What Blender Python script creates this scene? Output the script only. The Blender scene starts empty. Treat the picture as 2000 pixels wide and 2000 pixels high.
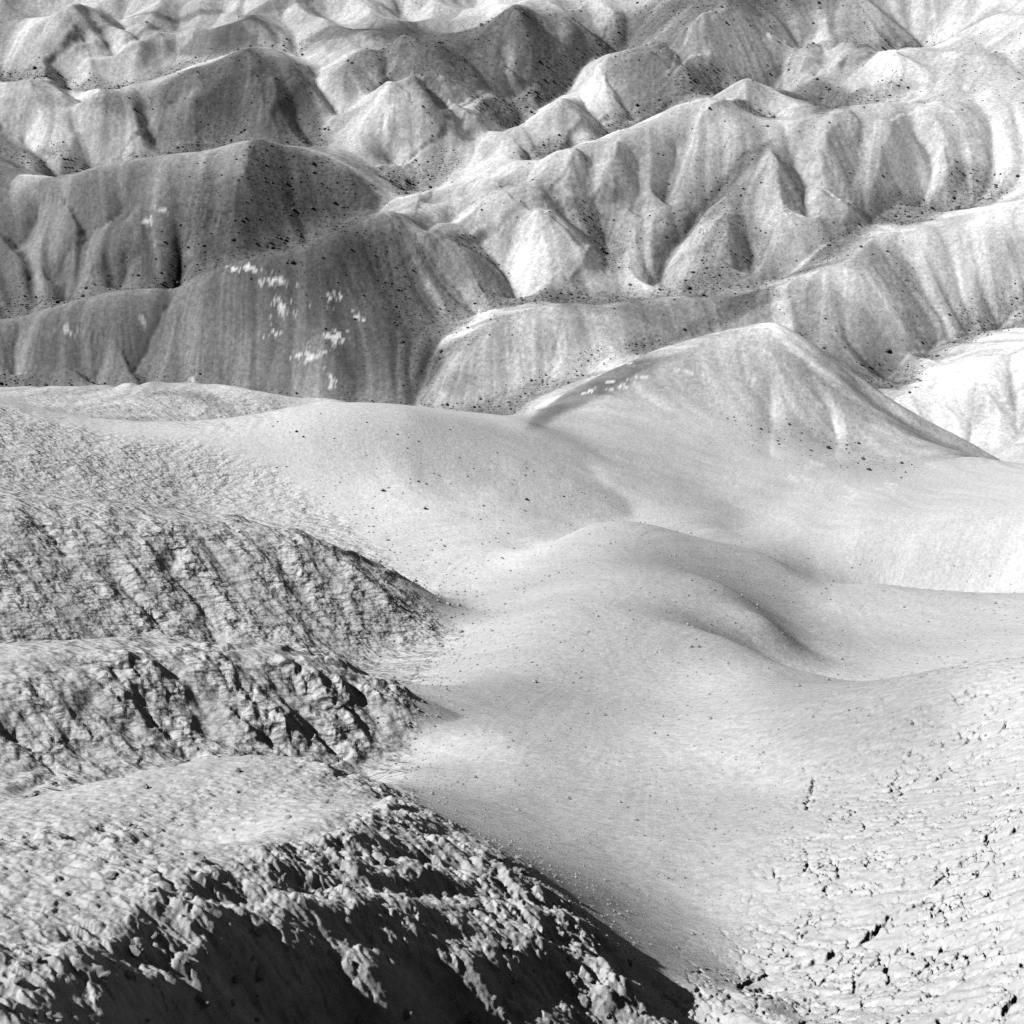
import bpy, math, time
import numpy as np
from mathutils import Euler
T0 = time.time()
def log(*a): print('[%.1fs]' % (time.time() - T0), *a, flush=True)

# ------------------------------------------------------------------ camera, sky, sun, exposure
scene = bpy.context.scene
PITCH, HALF = math.radians(27.0), math.radians(20.0)
TAN = math.tan(HALF)
cam_data = bpy.data.cameras.new('camera')
cam_data.sensor_fit = 'HORIZONTAL'
cam_data.angle = 2 * HALF
cam_data.clip_start, cam_data.clip_end = 0.1, 5000
cam_data.dof.use_dof = True
cam_data.dof.focus_distance = 70.0
cam_data.dof.aperture_fstop = 5.0
cam = bpy.data.objects.new('camera', cam_data)
cam.rotation_euler = (math.pi / 2 - PITCH, 0, 0)
scene.collection.objects.link(cam)
scene.camera = cam

SUN_EL, SUN_AZ = math.radians(45.0), math.radians(-98.0)      # azimuth measured from +Y (view direction) towards +X
sun_dir = np.array([math.cos(SUN_EL) * math.sin(SUN_AZ), math.cos(SUN_EL) * math.cos(SUN_AZ), math.sin(SUN_EL)])
world = bpy.data.worlds.new('World'); scene.world = world
world.use_nodes = True
wn, wl = world.node_tree.nodes, world.node_tree.links
wn.clear()
sky = wn.new('ShaderNodeTexSky'); sky.sky_type = 'NISHITA'; sky.sun_disc = False
sky.sun_elevation = SUN_EL; sky.sun_rotation = SUN_AZ; sky.altitude = 1500; sky.air_density = 0.7; sky.dust_density = 0.3
sep = wn.new('ShaderNodeSeparateColor')                       # black-and-white film behind a red filter: only the red of the sky
bg = wn.new('ShaderNodeBackground'); bg.inputs['Strength'].default_value = 0.05
wo = wn.new('ShaderNodeOutputWorld')
wl.new(sky.outputs['Color'], sep.inputs['Color'])
wl.new(sep.outputs['Red'], bg.inputs['Color'])
wl.new(bg.outputs['Background'], wo.inputs['Surface'])
sd = bpy.data.lights.new('sun', 'SUN'); sd.energy = 5.0; sd.angle = math.radians(0.53); sd.color = (1, 1, 1)
so = bpy.data.objects.new('sun', sd); scene.collection.objects.link(so)
from mathutils import Vector
so.rotation_euler = Vector(tuple(-sun_dir)).to_track_quat('-Z', 'Y').to_euler()
scene.view_settings.view_transform = 'Standard'
scene.view_settings.look = 'None'
scene.view_settings.gamma = 1.0
scene.view_settings.exposure = 0.85
scene.cycles.diffuse_bounces = 0
scene.cycles.max_bounces = 2
scene.cycles.use_denoising = False

# ------------------------------------------------------------------ helpers
rng = np.random.default_rng(7)
SP, CP = math.sin(PITCH), math.cos(PITCH)
def tan_dep(py):                       # drop per metre of forward distance for a picture row
    yc = -(np.asarray(py, float) - 1000) / 1000 * TAN
    return -(-SP + yc * CP) / (CP + yc * SP)
def unproject(px, py, Y):
    xc = (px - 1000) / 1000 * TAN; yc = -(py - 1000) / 1000 * TAN
    dy = CP + yc * SP
    return (xc / dy * Y, Y, (-SP + yc * CP) / dy * Y)
def project(X, Y, Z):
    d = Y * CP - Z * SP
    yc = (Y * SP + Z * CP) / d
    return 1000 + X / d / TAN * 1000, 1000 - yc / TAN * 1000

def _hash(ix, iy, seed):
    h = (ix.astype(np.int64) * 374761393 + iy.astype(np.int64) * 668265263 + seed * 974711) & 0x7fffffff
    h = ((h ^ (h >> 13)) * 1274126177) & 0x7fffffff
    return ((h ^ (h >> 16)) & 0xffff).astype(np.float32) / 65535.0
def vnoise(x, y, seed=0):              # gradient noise, about -1..1
    x0 = np.floor(x); y0 = np.floor(y)
    fx = (x - x0).astype(np.float32); fy = (y - y0).astype(np.float32)
    u = fx * fx * fx * (fx * (fx * 6 - 15) + 10); v = fy * fy * fy * (fy * (fy * 6 - 15) + 10)
    out = 0
    for dx in (0, 1):
        for dy in (0, 1):
            a = _hash(x0 + dx, y0 + dy, seed) * 6.2831853
            g = np.cos(a) * (fx - dx) + np.sin(a) * (fy - dy)
            out = out + g * (u if dx else 1 - u) * (v if dy else 1 - v)
    return out * 1.5
def fbm(x, y, octaves=4, seed=0, gain=0.5):
    s, a, t = 0, 1.0, 0
    for o in range(octaves):
        s = s + a * vnoise(x * 2 ** o + 17.3 * o, y * 2 ** o - 9.1 * o, seed + o); t += a; a *= gain
    return s / t
def worley(x, y, seed=0):              # distance to nearest and second nearest cell point, value of the nearest cell
    x0 = np.floor(x); y0 = np.floor(y)
    f1 = np.full(x.shape, 9., np.float32); f2 = f1.copy(); cid = np.zeros(x.shape, np.float32)
    for dx in (-1, 0, 1):
        for dy in (-1, 0, 1):
            cx, cy = x0 + dx, y0 + dy
            ox = cx + _hash(cx, cy, seed) - x; oy = cy + _hash(cx, cy, seed + 5) - y
            d = np.sqrt(ox * ox + oy * oy).astype(np.float32)
            near = d < f1
            f2 = np.where(near, f1, np.minimum(f2, d)); cid = np.where(near, _hash(cx, cy, seed + 11), cid)
            f1 = np.where(near, d, f1)
    return f1, f2, cid
def blur(a, s0, s1):                   # separable gaussian, sigma in cells
    for ax, s in ((0, s0), (1, s1)):
        if s <= 0: continue
        n = max(1, int(3 * s)); k = np.exp(-0.5 * (np.arange(-n, n + 1) / s) ** 2); k /= k.sum()
        p = [(0, 0), (0, 0)]; p[ax] = (n, n)
        b = np.pad(a, p, mode='edge'); out = np.zeros_like(a)
        for i, w in enumerate(k):
            out += w * (b[i:i + a.shape[0], :] if ax == 0 else b[:, i:i + a.shape[1]])
        a = out
    return a
def sstep(a, b, x):
    t = np.clip((x - a) / (b - a), 0, 1); return t * t * (3 - 2 * t)

# ------------------------------------------------------------------ survey of the ground: ridge and valley lines as points in the place
RISE = 0.32                            # beyond the valley the ground climbs away again
def plane(Y): return 44.0 if Y < 100 else max(44.0 - (Y - 100) * RISE, 22.0)
def reach(Y):                          # distances beyond the valley, from the first survey on level ground to the rising ground
    return Y if Y <= 105 else min((44 + 100 * RISE) / ((44 + .03 * (Y - 110)) / Y + RISE), 900.0 if Y > 400 else 1e9)
def Vy(py, extra=0):
    t = float(tan_dep(py)); Y = 100.
    for _ in range(60): Y = 0.5 * Y + 0.5 * (plane(Y) + extra) / t
    return Y
PTS = []                               # x, y, z, hill id (or -1 for a valley)
HILLS = []
def add(px, py, Y, hid=-1): PTS.append((*unproject(px, py, Y), hid))
def dens(pts, step=28):                # resample a polyline (values beyond px,py are carried along)
    out = []
    for a, b in zip(pts[:-1], pts[1:]):
        a, b = np.array(a, float), np.array(b, float)
        n = max(1, int(np.hypot(*(b[:2] - a[:2])) // step))
        out += [a + (b - a) * k / n for k in range(n)]
    return out + [np.array(pts[-1], float)]
def hill(name, label): HILLS.append((name, label)); return len(HILLS) - 1
def near(hid, pts, step=40):           # px, py, forward distance
    for p in dens(pts, step): add(p[0], p[1], p[2], hid)
def crest(hid, pts, s=0.5, step=30):   # px, py, picture row of the foot below it
    s = s * 1.45
    for p in dens(pts, step):
        Yf = Vy(p[2]); tb = float(tan_dep(p[2])); tc = float(tan_dep(p[1]))
        add(p[0], p[1], Yf * (tb + s) / (tc + s), hid)
def valley(pts, step=40):              # px, py, extra depth below the plain
    for p in dens(pts, step): add(p[0], p[1], Vy(p[1], p[2]))

# --- near spurs on the left
h = hill('foreground_spur', 'nearest clod-strewn spur with a black shadowed flank in the bottom left corner')
def shoulder(pts, sx, p0, sy, h_, step=60):      # picture points lying on one tilted face through p0 = (px, py, distance)
    x0, y0, z0 = unproject(*p0)
    for p in dens([(a_, b_, 0) for a_, b_ in pts], step):
        ux, _, uz = unproject(p[0], p[1], 1.0)
        add(p[0], p[1], (z0 + sx * x0 + sy * y0) / (uz + sx * ux + sy), h_)
def spur(Xa, Ya):                      # near-level back, clod-covered flank, steep drop to the gully
    x1 = np.interp(Ya, [3, 5, 6, 7, 8, 9, 10], [-2.8, -2.7, -2.45, -2.15, -1.85, -1.7, -1.65]); x2 = np.interp(Ya, [4, 5, 5.9, 6.6, 7.0, 7.5, 8.1, 8.4, 8.8], [-2.5, -2.4, -2.2, -1.85, -1.3, -0.6, 0.25, 0.8, 3])
    zz = -6.4 - 0.42 * (Ya - 7.6) - 0.10 * (np.minimum(Xa, x1) + 3.5) - 0.63 * np.clip(Xa - x1, 0, np.maximum(x2 - x1, 0)) - 1.5 * np.maximum(Xa - np.maximum(x2, x1), 0)
    return zz - 0.55 * np.maximum(Ya - 7.6, 0) * float(sstep(-1.2, -2.8, Xa))
for Y_ in (2.4, 3.0, 3.7, 4.4, 5.1, 5.8, 6.5, 7.2, 7.9, 8.6, 9.2):
    for X_ in np.arange(-6.5, 2.4, 0.42):
        fl_ = -9.35 + 0.60 * (9 - Y_)
        z_ = max(float(spur(X_, Y_)), fl_)
        if X_ > 0.35 + 0.12 * Y_ and z_ > fl_ + .01: continue
        if -0.8 < Y_ * 0 and False: continue
        PTS.append((X_, Y_, z_, h))
near(h, [(750, 1565, 10.3), (828, 1607, 10.1), (911, 1635, 9.95), (1000, 1695, 9.6), (1110, 1780, 9.2), (1190, 1850, 8.95)])
h = hill('foreground_hump', 'small rounded clod-covered hump just behind the nearest spur')
near(h, [(-120, 1640, 9.2), (0, 1610, 9.9), (104, 1576, 10.8), (207, 1524, 11.8), (310, 1498, 12.3), (388, 1483, 12.6), (492, 1475, 12.8), (569, 1483, 12.8), (650, 1510, 12.4), (720, 1545, 11.8)])
near(-1, [(150, 1620, 9.5), (300, 1575, 10.6), (440, 1562, 11.0), (560, 1548, 11.2), (650, 1560, 11.1)])
near(-1, [(-150, 1640, 13.), (0, 1580, 14.5), (80, 1582, 15.2), (250, 1560, 17), (400, 1540, 18), (550, 1530, 18.2), (680, 1545, 16.5), (752, 1566, 12.6)])
h = hill('clod_covered_spur', 'steep grey spur of coarse clods with black gullies, its end cut sharply')
P2 = (320, 1450, 19.3)
shoulder([(-250, 1330), (0, 1301), (103, 1286), (217, 1277), (331, 1283), (440, 1287), (543, 1282), (621, 1293), (673, 1314), (725, 1340), (766, 1371), (802, 1400)], 0.44, P2, -0.3, h, 40)
for row in ([(-250, 1420), (0, 1390), (217, 1360), (440, 1350), (600, 1340), (700, 1370)], [(-250, 1500), (0, 1480), (150, 1480), (320, 1450), (500, 1420), (620, 1400), (720, 1430), (795, 1440)], [(560, 1490), (650, 1480), (730, 1500), (785, 1480)]):
    shoulder(row, 0.50, P2, -0.3, h, 50)
near(-1, [(770, 1530, 15.8), (800, 1500, 18.7), (820, 1450, 20.3), (830, 1400, 22.2), (790, 1350, 24.5), (740, 1318, 27)])
near(-1, [(-200, 1330, 28), (0, 1310, 30), (200, 1300, 31), (400, 1305, 31.5), (560, 1300, 31.5), (650, 1310, 30.5), (720, 1325, 28.5)])
h = hill('gullied_spur', 'long grey spur with a dark crater-like pit and slanting rills')
P3 = (336, 1140, 34.2)
shoulder([(-250, 970), (41, 996), (129, 1009), (233, 1011), (336, 1022), (440, 1035), (543, 1037), (621, 1060), (673, 1102), (725, 1133), (776, 1169), (828, 1205), (870, 1231)], 0.40, P3, -0.35, h, 40)
for row in ([(-250, 1130), (0, 1130), (200, 1140), (400, 1140), (550, 1150), (680, 1200), (780, 1240)], [(-250, 1240), (0, 1240), (200, 1240), (400, 1240), (550, 1240), (650, 1270), (720, 1290)]):
    shoulder(row, 0.46, P3, -0.35, h, 50)
near(-1, [(800, 1290, 30.2), (872, 1245, 33.4), (940, 1190, 37), (900, 1170, 40), (850, 1160, 43)])
near(-1, [(-200, 1020, 50), (0, 1030, 51), (200, 1040, 52), (400, 1050, 51.5), (560, 1060, 50.5), (680, 1110, 47.5), (780, 1160, 45), (850, 1180, 42.5)])
h = hill('smooth_saddle_ridge', 'broad smooth pale ridge sagging in the middle, rough with clods at its left end')
near(h, [(-250, 740, 62), (0, 775, 61), (103, 809, 60), (207, 827, 59.5), (310, 837, 59), (414, 850, 58.5), (466, 846, 58.6), (517, 835, 59), (559, 822, 59.2), (605, 813, 59.5), (673, 809, 60), (725, 809, 60.5), (802, 814, 61), (854, 832, 61.5), (906, 845, 62), (958, 852, 63), (1010, 855, 64.5)])
shoulder([(-200, 860), (0, 880), (200, 920), (400, 940)], 0.35, (400, 940, 56.2), -0.3, h)
near(h, [(500, 930, 56.6), (600, 920, 57), (800, 930, 58), (1000, 950, 60), (1120, 975, 63)])
shoulder([(-200, 960), (0, 980), (200, 1000), (400, 1020)], 0.35, (400, 1020, 53.2), -0.3, h)
near(h, [(500, 1030, 52.8), (600, 1040, 52), (750, 1060, 51), (900, 1060, 52.5), (1050, 1030, 57)])
near(h, [(700, 1120, 47), (850, 1140, 46), (1000, 1100, 51)])
h = hill('dark_clod_hump', 'dark clod-freckled hump behind the saddle ridge on the left')
near(h, [(-250, 740, 70), (26, 757, 72), (103, 754, 73), (207, 757, 74), (259, 744, 75), (362, 742, 76), (440, 745, 76), (517, 752, 76), (569, 757, 75.5), (621, 770, 74.5), (657, 785, 73.5)])
near(-1, [(0, 800, 66), (150, 815, 66.5), (300, 838, 67), (414, 862, 67), (466, 855, 69), (517, 845, 71), (560, 830, 72.5), (595, 818, 73.5)])
h = hill('pale_hummock', 'low smooth pale hummock tucked behind the saddle ridge')
near(h, [(575, 812, 77.5), (595, 799, 78.5), (647, 787, 79.3), (683, 786, 79), (725, 796, 79), (745, 807, 78.5)])
near(-1, [(560, 800, 88), (650, 815, 84), (750, 830, 80), (850, 845, 76), (950, 870, 77)])
# --- the smooth bowl in the middle and the rough slope on the right
h = hill('smooth_bowl', 'smooth light grey bowl of bare clay in the middle of the picture')
near(h, [(1040, 1690, 10.6), (1130, 1770, 10.0), (1210, 1850, 9.4), (1260, 1930, 9.05), (1350, 2000, 8.75), (1450, 2150, 7.4)], 60)
near(h, [(860, 1600, 12.8), (950, 1620, 13.2), (1050, 1640, 13.6)], 60)
near(h, [(900, 1500, 18.9), (1000, 1560, 16.4), (1150, 1640, 14.3), (1300, 1720, 13), (1400, 1800, 11.9), (1450, 1900, 10.4), (1550, 2000, 8.9)], 60)
near(h, [(880, 1400, 22.6), (1000, 1450, 20.2), (1150, 1500, 19.4), (1300, 1550, 18)], 60)
near(h, [(900, 1300, 28.6), (1000, 1330, 27), (1150, 1370, 26.2), (1300, 1400, 24.6)], 60)
near(h, [(1000, 1230, 34.3), (1150, 1260, 33), (1300, 1280, 32.3), (1420, 1290, 32)], 60)
h = hill('rough_slope', 'rough cracked slope of pale crumbling clay in the bottom right corner')
near(h, [(1600, 2000, 8.5), (1800, 2000, 7.8), (2000, 2000, 7.0), (2300, 2000, 5.6)], 60)
near(h, [(1550, 1860, 10.6), (1750, 1860, 9.8), (2000, 1850, 8.5), (2300, 1850, 6.8)], 60)
near(h, [(1500, 1700, 13.2), (1750, 1700, 12), (2000, 1700, 10.3), (2300, 1700, 8)], 60)
near(h, [(1500, 1550, 18), (1750, 1550, 15.8), (2000, 1550, 13.2), (2300, 1550, 10)], 60)
near(h, [(1336, 1390, 25.8), (1414, 1362, 27.3), (1492, 1352, 28), (1569, 1366, 27.2), (1647, 1371, 26.4), (1750, 1352, 26), (1880, 1335, 24.5), (2000, 1304, 22.5), (2300, 1280, 17)], 50)
near(-1, [(1420, 1345, 33), (1500, 1345, 35), (1580, 1360, 34.5), (1650, 1360, 33.5), (1760, 1345, 31.5), (1900, 1335, 31), (2050, 1310, 30)], 60)
h = hill('broad_hump', 'broad low smooth hump with dark slanting cracks on its right shoulder')
near(h, [(960, 1172, 44), (1000, 1148, 46.5), (1078, 1092, 50.5), (1155, 1055, 53.5), (1233, 1050, 54.5), (1310, 1068, 54), (1388, 1076, 53.5), (1466, 1079, 53), (1507, 1092, 52), (1543, 1123, 50), (1575, 1148, 48.5), (1606, 1174, 47)])
near(h, [(1150, 1150, 44), (1300, 1160, 42.3), (1420, 1180, 40.5), (1500, 1230, 37.3)], 60)
near(-1, [(1590, 1190, 46.3), (1565, 1240, 41.6), (1575, 1283, 38.2), (1637, 1345, 33.6)], 60)
h = hill('low_swell', 'low smooth swell at the right edge above the rough slope')
near(h, [(1647, 1166, 50), (1699, 1150, 51), (1766, 1159, 50.5), (1880, 1169, 49), (2000, 1160, 48), (2300, 1140, 44)], 60)
near(h, [(1680, 1240, 43), (1800, 1250, 41), (2000, 1240, 38), (2300, 1220, 33)], 60)
near(-1, [(1620, 1160, 55), (1720, 1155, 58), (1880, 1165, 57), (2050, 1150, 56)], 60)
# --- the middle distance
h = hill('pale_right_slope', 'pale slope at the right edge capped by white crusted patches')
near(h, [(1559, 931, 69.5), (1595, 907, 72), (1647, 902, 73), (1699, 918, 72.5), (1776, 926, 72), (1880, 921, 71.5), (2000, 918, 71), (2300, 900, 67)])
near(h, [(1500, 1030, 62.5), (1650, 1050, 60.5), (1800, 1050, 59.5), (2000, 1050, 58.5), (2300, 1040, 55)], 60)
near(-1, [(1200, 1010, 61), (1300, 1035, 59.5), (1380, 1030, 60.5), (1450, 1000, 65), (1510, 960, 72), (1560, 925, 80), (1640, 908, 88), (1740, 912, 92), (1800, 925, 90), (1900, 925, 88), (2050, 922, 87)], 40)
near(-1, [(1000, 1120, 51), (1100, 1075, 55.5), (1200, 1045, 58.5), (1300, 1055, 58), (1420, 1075, 56.5), (1530, 1100, 57)], 40)
def near_s(hid, pts, f=0.90): near(hid, [(p[0], p[1], p[2] * f) for p in pts])
h = hill('central_peak', 'big pale central hill with a sharp peak and a bright crest on its right')
near_s(h, [(1045, 830, 73), (1052, 793, 82), (1104, 757, 87), (1155, 731, 89), (1207, 708, 90.5), (1259, 690, 91.5), (1310, 668, 92.5), (1388, 650, 93.5), (1466, 630, 94.5), (1518, 617, 95), (1543, 628, 94.5), (1570, 659, 93), (1595, 690, 92), (1647, 736, 90), (1699, 783, 88.5), (1735, 814, 88)])
near_s(h, [(1130, 850, 77), (1250, 800, 83), (1380, 760, 86.5), (1500, 740, 88), (1580, 780, 86.5), (1680, 840, 84.5)])
near_s(h, [(1170, 930, 70.5), (1300, 910, 75.5), (1430, 890, 79.5), (1540, 870, 82), (1650, 870, 83.5)])
near(-1, [(1730, 880, 84), (1760, 845, 88), (1745, 800, 96), (1690, 765, 100), (1640, 740, 103), (1590, 700, 106), (1550, 660, 110), (1500, 640, 112), (1400, 665, 110), (1300, 690, 107), (1200, 730, 101), (1100, 785, 94), (1000, 850, 82)])
h = hill('right_pale_hill', 'bright bare pale hill at the right edge beside the central peak')
near(h, [(1745, 795, 96), (1766, 762, 99), (1807, 738, 101), (1880, 707, 103), (1958, 680, 105), (2050, 650, 107), (2300, 620, 105)])
near(h, [(1800, 830, 95), (1900, 810, 96), (2050, 800, 96)])
h = hill('pale_dome', 'pale smooth dome with thin cracks left of the central peak')
crest(h, [(850, 750, 800), (870, 722, 810), (900, 690, 815), (945, 658, 820), (1000, 624, 820), (1052, 598, 810), (1083, 587, 800), (1155, 584, 780), (1248, 579, 765), (1310, 576, 745), (1404, 577, 720)], 0.5)
crest(h, [(930, 750, 815), (1050, 720, 805), (1150, 690, 790)], 0.5, 60)
valley([(960, 835, 0), (900, 812, 0), (850, 795, 0), (825, 768, 0), (840, 735, 1), (880, 690, 1), (940, 650, 1), (1000, 615, 1), (1060, 585, 0.5)])
valley([(1100, 600, 0), (1200, 595, 0), (1300, 590, 0), (1400, 585, 0)])
h = hill('dark_gravel_ridge', 'dark gravelly ridge rising right behind the central peak')
crest(h, [(1259, 684, 735), (1310, 655, 730), (1362, 625, 722), (1440, 582, 712), (1518, 547, 700), (1585, 534, 695)], 0.5)
h = hill('white_shouldered_hill', 'hill with a rounded white right shoulder behind the central peak')
crest(h, [(1585, 532, 700), (1621, 522, 705), (1663, 516, 710), (1714, 545, 712), (1745, 576, 710), (1761, 607, 705), (1771, 643, 705)], 0.55)
crest(h, [(1600, 620, 720), (1680, 650, 730)], 0.5)
valley([(1735, 770, 0), (1750, 725, 0), (1785, 680, 0), (1850, 650, 0), (1950, 610, 0), (2050, 590, 0)])
h = hill('far_right_ridge', 'long light ridge climbing to the right edge behind the white-shouldered hill')
crest(h, [(1440, 562, 610), (1492, 543, 612), (1543, 519, 614), (1606, 498, 616), (1663, 478, 620), (1725, 467, 625), (1802, 454, 625), (1880, 439, 620), (1932, 428, 610), (2000, 405, 600), (2200, 360, 580)], 0.5)
valley([(1600, 560, 0), (1700, 560, 0)])
# --- the white-patched hill and the hills behind
h = hill('white_patched_hill', 'dark rounded hill spattered with white crusted patches')
crest(h, [(-200, 640, 790), (0, 625, 790), (98, 594, 785), (140, 581, 785), (233, 573, 780), (310, 558, 775), (362, 537, 770), (440, 511, 765), (492, 499, 765), (569, 493, 760), (611, 478, 750), (673, 452, 735), (714, 434, 720), (750, 410, 700), (776, 397, 680)], 0.68)
crest(h, [(0, 690, 800), (150, 680, 800), (310, 640, 800), (440, 620, 800), (560, 610, 795), (640, 640, 790)], 0.5, 60)
crest(h, [(720, 520, 720), (780, 600, 740), (800, 680, 760)], 0.5, 60)
valley([(-100, 800, 0), (100, 800, 0), (300, 800, 0), (500, 800, 0), (620, 810, 0), (740, 800, 0), (800, 785, 0)], 60)
valley([(850, 700, 0), (880, 640, -0.5), (890, 560, -2), (860, 490, -3), (820, 430, -4), (800, 405, -4)])
h = hill('streaked_ridge', 'streaked light ridge running up to the right from the white-patched hill')
crest(h, [(800, 395, 500), (850, 372, 520), (900, 350, 530), (1000, 318, 530), (1052, 303, 530), (1129, 288, 530), (1207, 269, 525), (1274, 240, 510), (1321, 208, 490), (1388, 192, 470)], 0.5)
crest(h, [(930, 470, 560), (1000, 440, 570), (1049, 409, 575), (1080, 440, 575), (1140, 490, 570), (1100, 530, 590), (1000, 520, 600)], 0.55, 50)
valley([(1000, 590, 0), (1070, 540, 0.5), (1150, 500, 0.5), (1220, 460, 0.5), (1280, 420, 0.5), (1360, 350, 0.5), (1440, 295, 0.5)])
h = hill('dark_crested_hill', 'hill with a dark gravel crest and pale streaked face')
crest(h, [(1280, 452, 520), (1362, 378, 515), (1440, 311, 505), (1512, 277, 500), (1569, 254, 490), (1611, 236, 480), (1647, 217, 475), (1725, 210, 465), (1802, 217, 455), (1880, 223, 445), (1932, 223, 430), (2000, 197, 420), (2200, 170, 400)], 0.5)
crest(h, [(1400, 480, 550), (1500, 420, 550), (1600, 380, 500), (1540, 350, 520)], 0.5, 60)
valley([(1180, 590, 0), (1250, 570, 0), (1350, 565, 0), (1430, 545, 0.5), (1520, 500, 0.5), (1620, 455, 0.5), (1700, 415, 0.5), (1740, 370, 0.5)])
valley([(1760, 440, 0), (1850, 410, 0), (1950, 380, 0), (2050, 350, 0)])
h = hill('dark_pyramid_hill', 'dark gravel-covered pyramid-shaped hill on the left')
crest(h, [(-200, 345, 600), (0, 342, 600), (78, 339, 598), (155, 334, 596), (197, 321, 590), (259, 311, 582), (321, 303, 572), (362, 294, 565), (414, 282, 555), (466, 274, 550), (512, 272, 545), (569, 288, 530), (621, 309, 515), (668, 328, 500), (725, 357, 480), (745, 383, 465)], 0.5)
crest(h, [(490, 330, 553), (470, 400, 557), (445, 470, 560)], 0.5, 40)
crest(h, [(250, 385, 598), (190, 420, 603), (130, 458, 608)], 0.5, 40)
crest(h, [(110, 490, 612), (240, 470, 600), (260, 520, 600)], 0.5, 40)
valley([(0, 640, 0), (130, 600, 0), (240, 590, 0), (330, 570, 0), (420, 540, 0), (520, 525, 0), (620, 500, 0), (700, 460, 0), (760, 420, 0), (800, 385, 0)])
h = hill('dark_spurred_hill', 'dark hill with several spurs at the upper left')
crest(h, [(104, 200, 335), (160, 196, 335), (207, 192, 332), (285, 175, 328), (362, 141, 322), (440, 110, 315), (512, 100, 310), (569, 110, 300), (621, 126, 290), (668, 129, 275), (714, 153, 255), (745, 188, 225)], 0.5)
crest(h, [(518, 160, 325), (545, 205, 320), (505, 255, 318)], 0.5)
crest(h, [(420, 170, 322), (340, 210, 335), (280, 225, 340)], 0.5)
crest(h, [(640, 165, 290), (690, 185, 270)], 0.5)
valley([(200, 345, 0), (326, 312, 0), (455, 285, 0), (540, 290, 0), (626, 292, 0), (673, 245, 0), (750, 193, 0.5), (760, 150, 0.5)])
h = hill('pale_left_hill', 'bright pale smooth hill at the upper left edge above the dark channel')
crest(h, [(-150, 150, 330), (0, 168, 330), (52, 188, 330), (104, 204, 330), (150, 243, 330), (190, 300, 333)], 0.5)
crest(h, [(-50, 285, 370), (0, 275, 365), (60, 300, 350)], 0.4)
valley([(-100, 200, 0), (0, 235, 0.5), (52, 271, 0.5), (104, 302, 0.5), (155, 333, 0)], 30)
# --- between
h = hill('mottled_hill', 'mottled hill with a pale left face near the upper middle')
crest(h, [(750, 195, 310), (800, 160, 315), (850, 165, 320), (880, 215, 325), (890, 260, 325)], 0.45)
crest(h, [(640, 290, 390), (700, 240, 385), (740, 215, 360)], 0.4)
valley([(760, 370, 0), (830, 330, 0), (870, 310, 0), (900, 240, 0), (960, 210, 0), (1000, 232, 0.5), (1078, 178, 0.5), (1155, 112, 0.5), (1207, 92, 0)], 30)
h = hill('dark_rounded_hill', 'dark rounded hill with pale streaks at the top middle')
crest(h, [(640, 135, 215), (700, 105, 210), (776, 82, 205), (828, 77, 200), (906, 71, 195), (1000, 43, 190), (1036, 26, 180), (1088, 22, 170), (1129, 56, 150), (1155, 105, 130)], 0.5)
crest(h, [(950, 120, 225), (930, 170, 235)], 0.45)
h = hill('small_pale_peak', 'small pale peak with a straight channel below it')
crest(h, [(1000, 238, 320), (1041, 207, 318), (1083, 181, 312), (1115, 205, 305), (1140, 250, 300)], 0.5)
valley([(1052, 310, 0), (1100, 285, 0), (1180, 255, 0), (1240, 228, 0), (1290, 205, 0), (1357, 188, 0), (1400, 165, 0)])
h = hill('blunt_grey_hill', 'blunt grey hill with a pale rim at the upper right')
crest(h, [(1155, 111, 240), (1197, 93, 238), (1248, 85, 230), (1331, 78, 205), (1373, 47, 195), (1450, 15, 185), (1492, 15, 170), (1533, 56, 140)], 0.5)
crest(h, [(1200, 140, 240), (1240, 180, 240)], 0.45)
h = hill('streaked_broad_hill', 'broad pale hill with fine slanting streaks at the upper right')
crest(h, [(1395, 190, 330), (1430, 160, 325), (1476, 150, 315), (1518, 166, 300), (1569, 207, 280), (1595, 228, 265)], 0.5)
crest(h, [(1440, 230, 330), (1500, 240, 330)], 0.45)
valley([(1450, 300, 0), (1560, 262, 0), (1610, 245, 0.5), (1670, 210, 0.5), (1740, 190, 0)])
h = hill('pale_knoll', 'pale scalloped knoll near the top right')
crest(h, [(1480, 135, 170), (1528, 100, 170), (1559, 78, 165), (1620, 80, 155), (1660, 100, 145), (1685, 120, 135)], 0.5)
valley([(1440, 150, 0), (1540, 150, 0), (1620, 150, 0), (1690, 128, 0), (1760, 95, 0), (1830, 70, 0)])
h = hill('white_knoll', 'white rounded knoll near the top right corner')
crest(h, [(1688, 140, 200), (1740, 112, 200), (1800, 98, 195), (1828, 108, 180), (1900, 60, 160), (1960, 35, 150), (2050, 10, 140)], 0.5)
h = hill('upper_left_badlands', 'tangle of small pale and dark hills along the top left edge')
crest(h, [(355, 97, 125), (388, 72, 122), (455, 57, 118), (497, 36, 112), (528, 62, 108), (549, 83, 105)], 0.5, 18)
crest(h, [(580, 84, 110), (647, 57, 108), (725, 36, 104), (802, 36, 100), (875, 41, 96), (890, 68, 92)], 0.5, 18)
crest(h, [(-100, 45, 110), (0, 47, 110), (60, 45, 105), (95, 40, 100), (150, 40, 105), (190, 36, 105), (240, 80, 115)], 0.5, 18)
crest(h, [(240, 30, 60), (330, 25, 58), (380, 12, 55), (430, 0, 50)], 0.5, 18)
crest(h, [(0, 110, 160), (70, 100, 160), (130, 90, 150), (160, 130, 165)], 0.5, 24)
crest(h, [(180, 105, 170), (230, 95, 165), (260, 125, 165)], 0.5, 24)
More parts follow.
